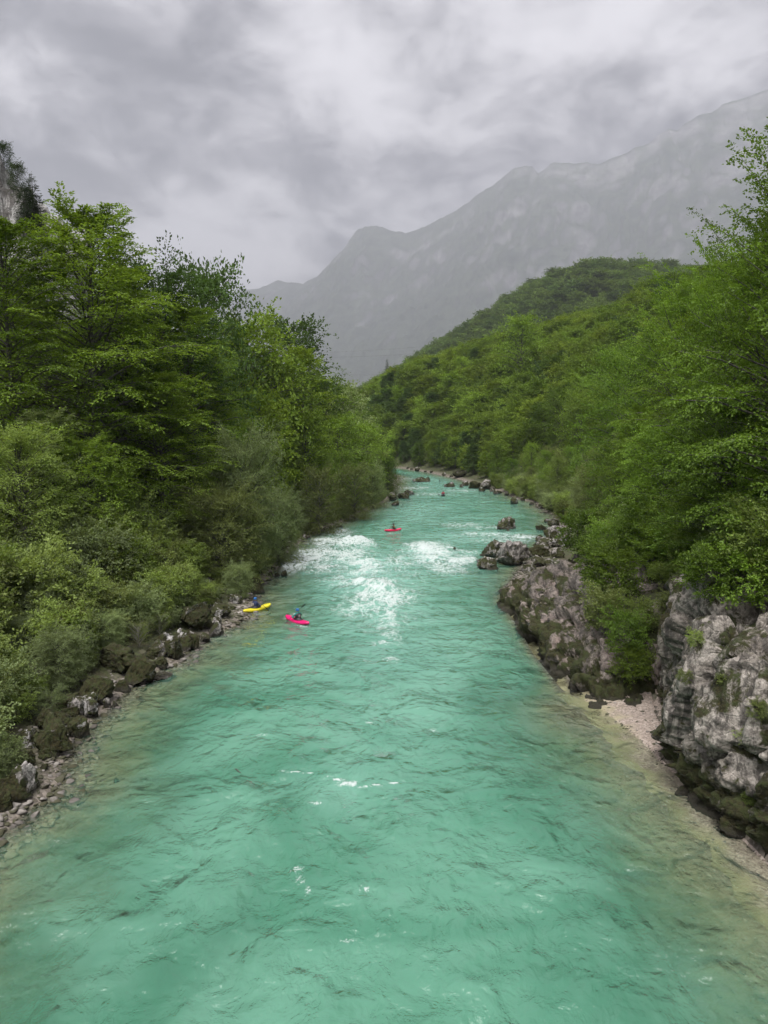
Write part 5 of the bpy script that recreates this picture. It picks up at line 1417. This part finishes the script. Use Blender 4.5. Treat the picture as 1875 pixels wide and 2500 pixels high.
def person(loc, rz, hands, lean, cloth_mat, vest_mat, helm_mat, label, turn=0.0):
    """seated paddler; local x is forward, hands = two grip points (left y>0, right y<0)"""
    verts, rad, edges = [], [], []
    def v(p, r, par=None):
        verts.append(p); rad.append(r if hasattr(r, '__len__') else (r, r)); i = len(verts) - 1
        if par is not None: edges.append((par, i))
        return i
    lx, ly = lean
    pel = v((0, 0, .06), (.155, .12))
    wa = v((lx * .35, ly * .35, .24), (.14, .11), pel)
    ch = v((lx * .8, ly * .8, .43), (.165, .12), wa)
    sh = v((lx, ly, .55), (.12, .10), ch)
    nk = v((lx + .015, ly, .64), .055, sh)
    h1 = v((lx + .03, ly, .73), (.075, .09), nk)
    h2 = v((lx + .03, ly, .83), (.08, .095), h1)
    nose = v((lx + .03 + .125 * math.cos(turn), ly + .125 * math.sin(turn), .745), .016, h1)
    for sgn, hp in zip((1, -1), hands):
        s0 = v((lx - .01, ly + sgn * .19, .545), .062, sh)
        S = np.array(verts[s0]); Hn = np.array(hp)
        mid = (S + Hn) / 2; d = Hn - S; L = np.linalg.norm(d)
        b = math.sqrt(max(.0, .30 ** 2 - (L / 2) ** 2)) if L < .6 else .03
        e = mid + np.array([-.15, sgn * .55, -.8]) / 1.0 * b
        e0 = v(tuple(e), .047, s0)
        dirn = (Hn - e) / (np.linalg.norm(Hn - e) + 1e-9)
        wr = v(tuple(Hn - dirn * .075), .032, e0)
        pm = v(tuple(Hn - dirn * .03), .036, wr)
        ax = np.cross(dirn, [0, 0, 1.0]); ax /= np.linalg.norm(ax) + 1e-9
        for fi, (o, ll) in enumerate([(-.03, .03), (-.01, .036), (.01, .034), (.03, .026)]):
            f1 = v(tuple(Hn + ax * o + dirn * .012), .0095, pm)
            f2 = v(tuple(Hn + ax * o + dirn * (.012 + ll * .5) + np.array([0, 0, -.028])), .009, f1)
            v(tuple(Hn + ax * o - dirn * .004 + np.array([0, 0, -.04])), .008, f2)
        t1 = v(tuple(Hn - dirn * .02 + ax * .04 * sgn), .0105, pm)
        v(tuple(Hn + dirn * .008 + ax * .03 * sgn + np.array([0, 0, .02])), .009, t1)
        hip = v((.04, sgn * .09, .04), .085, pel)
        kn = v((.46, sgn * .15, .12), .062, hip)
        v((.84, sgn * .1, .02), .042, kn)
    me = bpy.data.meshes.new('person_body')
    me.from_pydata(verts, edges, []); me.update(); me.materials.append(cloth_mat)
    root = thing('person', loc, label, 'person', 'kayak paddlers on the river', rz)
    o = link('body', me, root)
    md = o.modifiers.new('skin', 'SKIN'); md.use_smooth_shade = True
    for i, r in enumerate(rad): o.data.skin_vertices[0].data[i].radius = r
    o.data.skin_vertices[0].data[0].use_root = True
    sd = o.modifiers.new('sub', 'SUBSURF'); sd.levels = 1; sd.render_levels = 2
    R = [ell(lx * k, ly * k, z, a, b, 20) for k, z, a, b in [(.42, .20, .155, .185), (.6, .27, .175, .205), (.8, .42, .185, .225), (.95, .52, .165, .215), (1.0, .565, .12, .16), (1.0, .58, .08, .12)]]
    Vv, Fv = loft(R); vest = link('life_vest', mesh_from('life_vest', Vv, Fv, [vest_mat]), root)
    R = [ell(lx * .97 - .165 + q, ly * .97, z, .012, w, 12) for q, z, w in [(-.02, .3, .05), (-.03, .36, .085), (-.03, .44, .085), (-.015, .5, .05)]]
    Vv, Fv = loft(R); link('vest_panel', mesh_from('vest_panel', Vv, Fv, [M_GREYP]), vest)
    R = [ell(lx + .03, ly, .77 + z, .125 * k + .008, .105 * k + .006, 20) for z, k in [(-.03, 1.0), (.02, 1.04), (.06, .98), (.10, .8), (.125, .5), (.135, .05)]]
    Vv, Fv = loft(R); link('helmet', mesh_from('helmet', Vv, Fv, [helm_mat]), root)
    return root
def paddle(a, b, loc, rz, label, mat):
    """a, b: blade tips in the paddler's frame"""
    a, b = np.array(a, float), np.array(b, float)
    root = thing('paddle', loc, label, 'paddle', 'paddles held by the kayakers', rz)
    d = (b - a) / np.linalg.norm(b - a)
    V, F = tubes([np.array([a + d * .38, a + d * .6, (a + b) / 2, b - d * .6, b - d * .38])], [np.full(5, .016)], 8)
    link('shaft', mesh_from('shaft', V, F, [mat]), root)
    side = np.cross(d, [0, 0, 1.0]); side /= np.linalg.norm(side); nrm = np.cross(side, d)
    for tip, dd, tw in ((a, d, .4), (b, -d, 1.0)):
        s2 = side * math.cos(tw) + nrm * math.sin(tw); n2 = np.cross(s2, dd)
        R = []
        for q, w in [(0.0, .03), (.03, .075), (.12, .1), (.28, .095), (.38, .05), (.46, .018)]:
            c = tip + dd * q
            ang = np.linspace(0, 2 * math.pi, 12, endpoint=False)
            R.append(c + s2[None, :] * (w * np.cos(ang))[:, None] + n2[None, :] * (.012 * np.sin(ang))[:, None])
        Vb, Fb = loft(R); link('blade', mesh_from('blade', Vb, Fb, [M_BLACK]), root)
    return root
def kayaker(dx, dy, rz, hull_mat, label, lift, dip=-.02, pitch=0.0):
    p = on_plane(dx, dy, 0.0)
    z = water_z(p[0], p[1]) + dip
    root = thing('kayak', (p[0], p[1], z), label, 'kayak', 'kayaks on the river', rz)
    root.rotation_euler[1] = pitch
    link('hull', kayak_parts(hull_mat), root)
    V, F = ring(-.12, .235, .42, .25, .022); rim = link('cockpit_rim', mesh_from('cockpit_rim', V, F, [M_BLACK]), root)
    V, F = loft([ell(-.12, 0, .225, .43, .26, 24), ell(-.12, 0, .262, .40, .24, 24), ell(-.16, 0, .30, .22, .2, 24), ell(-.17, 0, .36, .17, .17, 24)])
    link('spray_skirt', mesh_from('spray_skirt', V, F, [M_BLACK]), rim)
    for s, x in ((1, 1.16), (-1, -1.16)):
        V, F = tubes([np.array([[x - .07, 0, .262 + .02], [x - .04, 0, .32], [x + .04, 0, .32], [x + .07, 0, .285]])], [np.full(4, .012)], 6)
        link('grab_handle', mesh_from('grab_handle', V, F, [M_BLACK]), root)
    off = Matrix.Rotation(rz, 3, 'Z') @ Vector((-.17, 0, .06))
    return (p[0] + off[0], p[1] + off[1], z + off[2] + .02)
# pink kayak: bow to the left and away
hp = math.radians(132)
sp = kayaker(642, 1343, hp, M_PINK, 'bright pink kayak in the calm water right of the yellow one', 0)
person(sp, hp, ((.34, .30, .36), (.36, -.26, .56)), (.06, .02), body_material('paddler_teal', (0.015, 0.2, 0.18)), M_BLACK, M_HELM, 'paddler in teal sleeves and dark vest with blue helmet in the near pink kayak', .2)
paddle((.30, .98, -.06), (.42, -.92, 1.02), sp, hp, 'black paddle dipped left of the near pink kayak', M_BLACK)
# yellow kayak: bow to the right and away
hy = math.radians(52)
sy = kayaker(556, 1317, hy, M_YEL, 'yellow kayak nosing out from behind the flat pale boulder', 0)
person(sy, hy, ((.30, .30, .62), (.36, -.27, .32)), (-.02, .03), body_material('paddler_navy', (0.012, 0.024, 0.08)), M_NAVY, M_HELM, 'paddler all in navy with blue helmet in the yellow kayak', -.3)
paddle((.28, .85, 1.0), (.42, -.95, -.04), sy, hy, 'dark paddle held across the yellow kayak', M_OLV)
# far pink kayak: bow towards us and left
hr_ = math.radians(215)
sr = kayaker(849, 1147, hr_, M_RED, 'red-pink kayak in midstream above the rapids', 0, .02)
person(sr, hr_, ((.35, .28, .55), (.35, -.28, .38)), (.05, 0), body_material('paddler_khaki', (0.16, 0.13, 0.05)), M_BLACK, M_HELMK, 'paddler in khaki sleeves raising a paddle in the far red-pink kayak', 0)
paddle((.40, .62, 1.25), (.32, -.75, .05), sr, hr_, 'black-bladed paddle raised above the far red-pink kayak', M_OLV)
# farthest kayak, dark
hd = math.radians(262)
sd_ = kayaker(957, 1071, hd, M_BLACK, 'small dark kayak farthest upstream', 0, .0)
person(sd_, hd, ((.30, .30, .36), (.32, -.30, .30)), (.03, 0), body_material('paddler_red', (0.3, 0.05, 0.07)), M_DKRED, M_HELMK, 'distant paddler in a red vest in the dark kayak', 0)
paddle((.32, .95, .45), (.34, -1.0, .08), sd_, hd, 'dark paddle held level by the farthest paddler', M_BLACK)

# a stick adrift and the cables over the gap
p = on_plane(513, 1666)
V, F = tubes([np.array([[-.24, 0, 0], [-.05, .02, .02], [.1, -.02, .03], [.26, .03, .01]])], [np.array([.012, .03, .026, .008])], 6)
tag(link('drift_stick', mesh_from('drift_stick', V, F, [M_BARK]), None, (p[0], p[1], water_z(p[0], p[1]) + .01), (0, 0, -.9)), 'short dark stick drifting alone in the turquoise water', 'stick')
for q, (a, b, lb) in enumerate([((700, 771), (912, 748), 'uppermost thin cable spanning the valley gap'), ((700, 781), (912, 763), 'middle thin cable spanning the valley gap'), ((720, 813), (850, 813), 'lowest thin cable spanning the valley gap')]):
    A, B = at_depth(a[0], a[1], 430), at_depth(b[0], b[1], 430)
    A = A + np.array([-25, 0, 2]); B = B + np.array([25, 0, 2])
    tt = np.linspace(0, 1, 24)[:, None]
    P = A + (B - A) * tt; P[:, 2] -= 2 * (4 * tt[:, 0] * (1 - tt[:, 0])) * .6
    V, F = tubes([P], [np.full(24, .02)], 5)
    tag(link('overhead_cable', mesh_from('overhead_cable', V, F, [M_BLACK])), lb, 'cable', 'cables over the valley gap')






# leave out the repeats that nothing shows of
for kind, nums in {'broadleaf_tree': [29, 31, 34, 43, 45, 48, 49, 50, 52, 53, 54, 56, 57, 62, 68, 71, 74, 75, 85, 88, 92, 94, 95, 96, 99, 100, 103, 104, 107, 108, 109, 110, 112, 113, 114, 117, 118, 120, 122, 123, 124, 125, 126, 133, 134, 136, 140, 141, 142, 145, 147, 148, 150, 153, 156, 158, 159, 160, 162, 164, 171, 180, 184], 'boulder': [13, 25, 26, 62, 65, 75, 76, 79, 80], 'stone': [0, 1, 2, 3, 4, 6, 7, 8, 10, 11, 12, 13, 14, 21, 28, 29, 31, 32, 33], 'shrub': [15]}.items():
    for q in nums:
        o = bpy.data.objects.get(kind + ('.%03d' % q if q else ''))
        if o is not None:
            for c in list(o.children_recursive): bpy.data.objects.remove(c)
            bpy.data.objects.remove(o)
# ---- end

# ------------------------------------------------------------------ haze
def haze():
    x0, x1, y0, y1, z0, z1 = -6200, 6200, -2000, 11400, -10.5, 2960
    V = np.array([[x, y, z] for z in (z0, z1) for y in (y0, y1) for x in (x0, x1)], float)
    F = np.array([[0, 2, 3, 1], [4, 5, 7, 6], [0, 1, 5, 4], [2, 6, 7, 3], [0, 4, 6, 2], [1, 3, 7, 5]])
    t = NT('haze_air')
    pv = t.n('ShaderNodeVolumePrincipled', {'Color': (0.85, 0.885, 1.0, 1), 'Density': 0.00015, 'Anisotropy': 0.2})
    t.L.new(pv.outputs[0], t.out.inputs['Volume'])
    t.m.cycles.homogeneous_volume = True
    tag(link('haze', mesh_from('haze', V, F, [t.m], smooth=False)), 'thin grey haze in the valley air', kind='stuff')
haze()
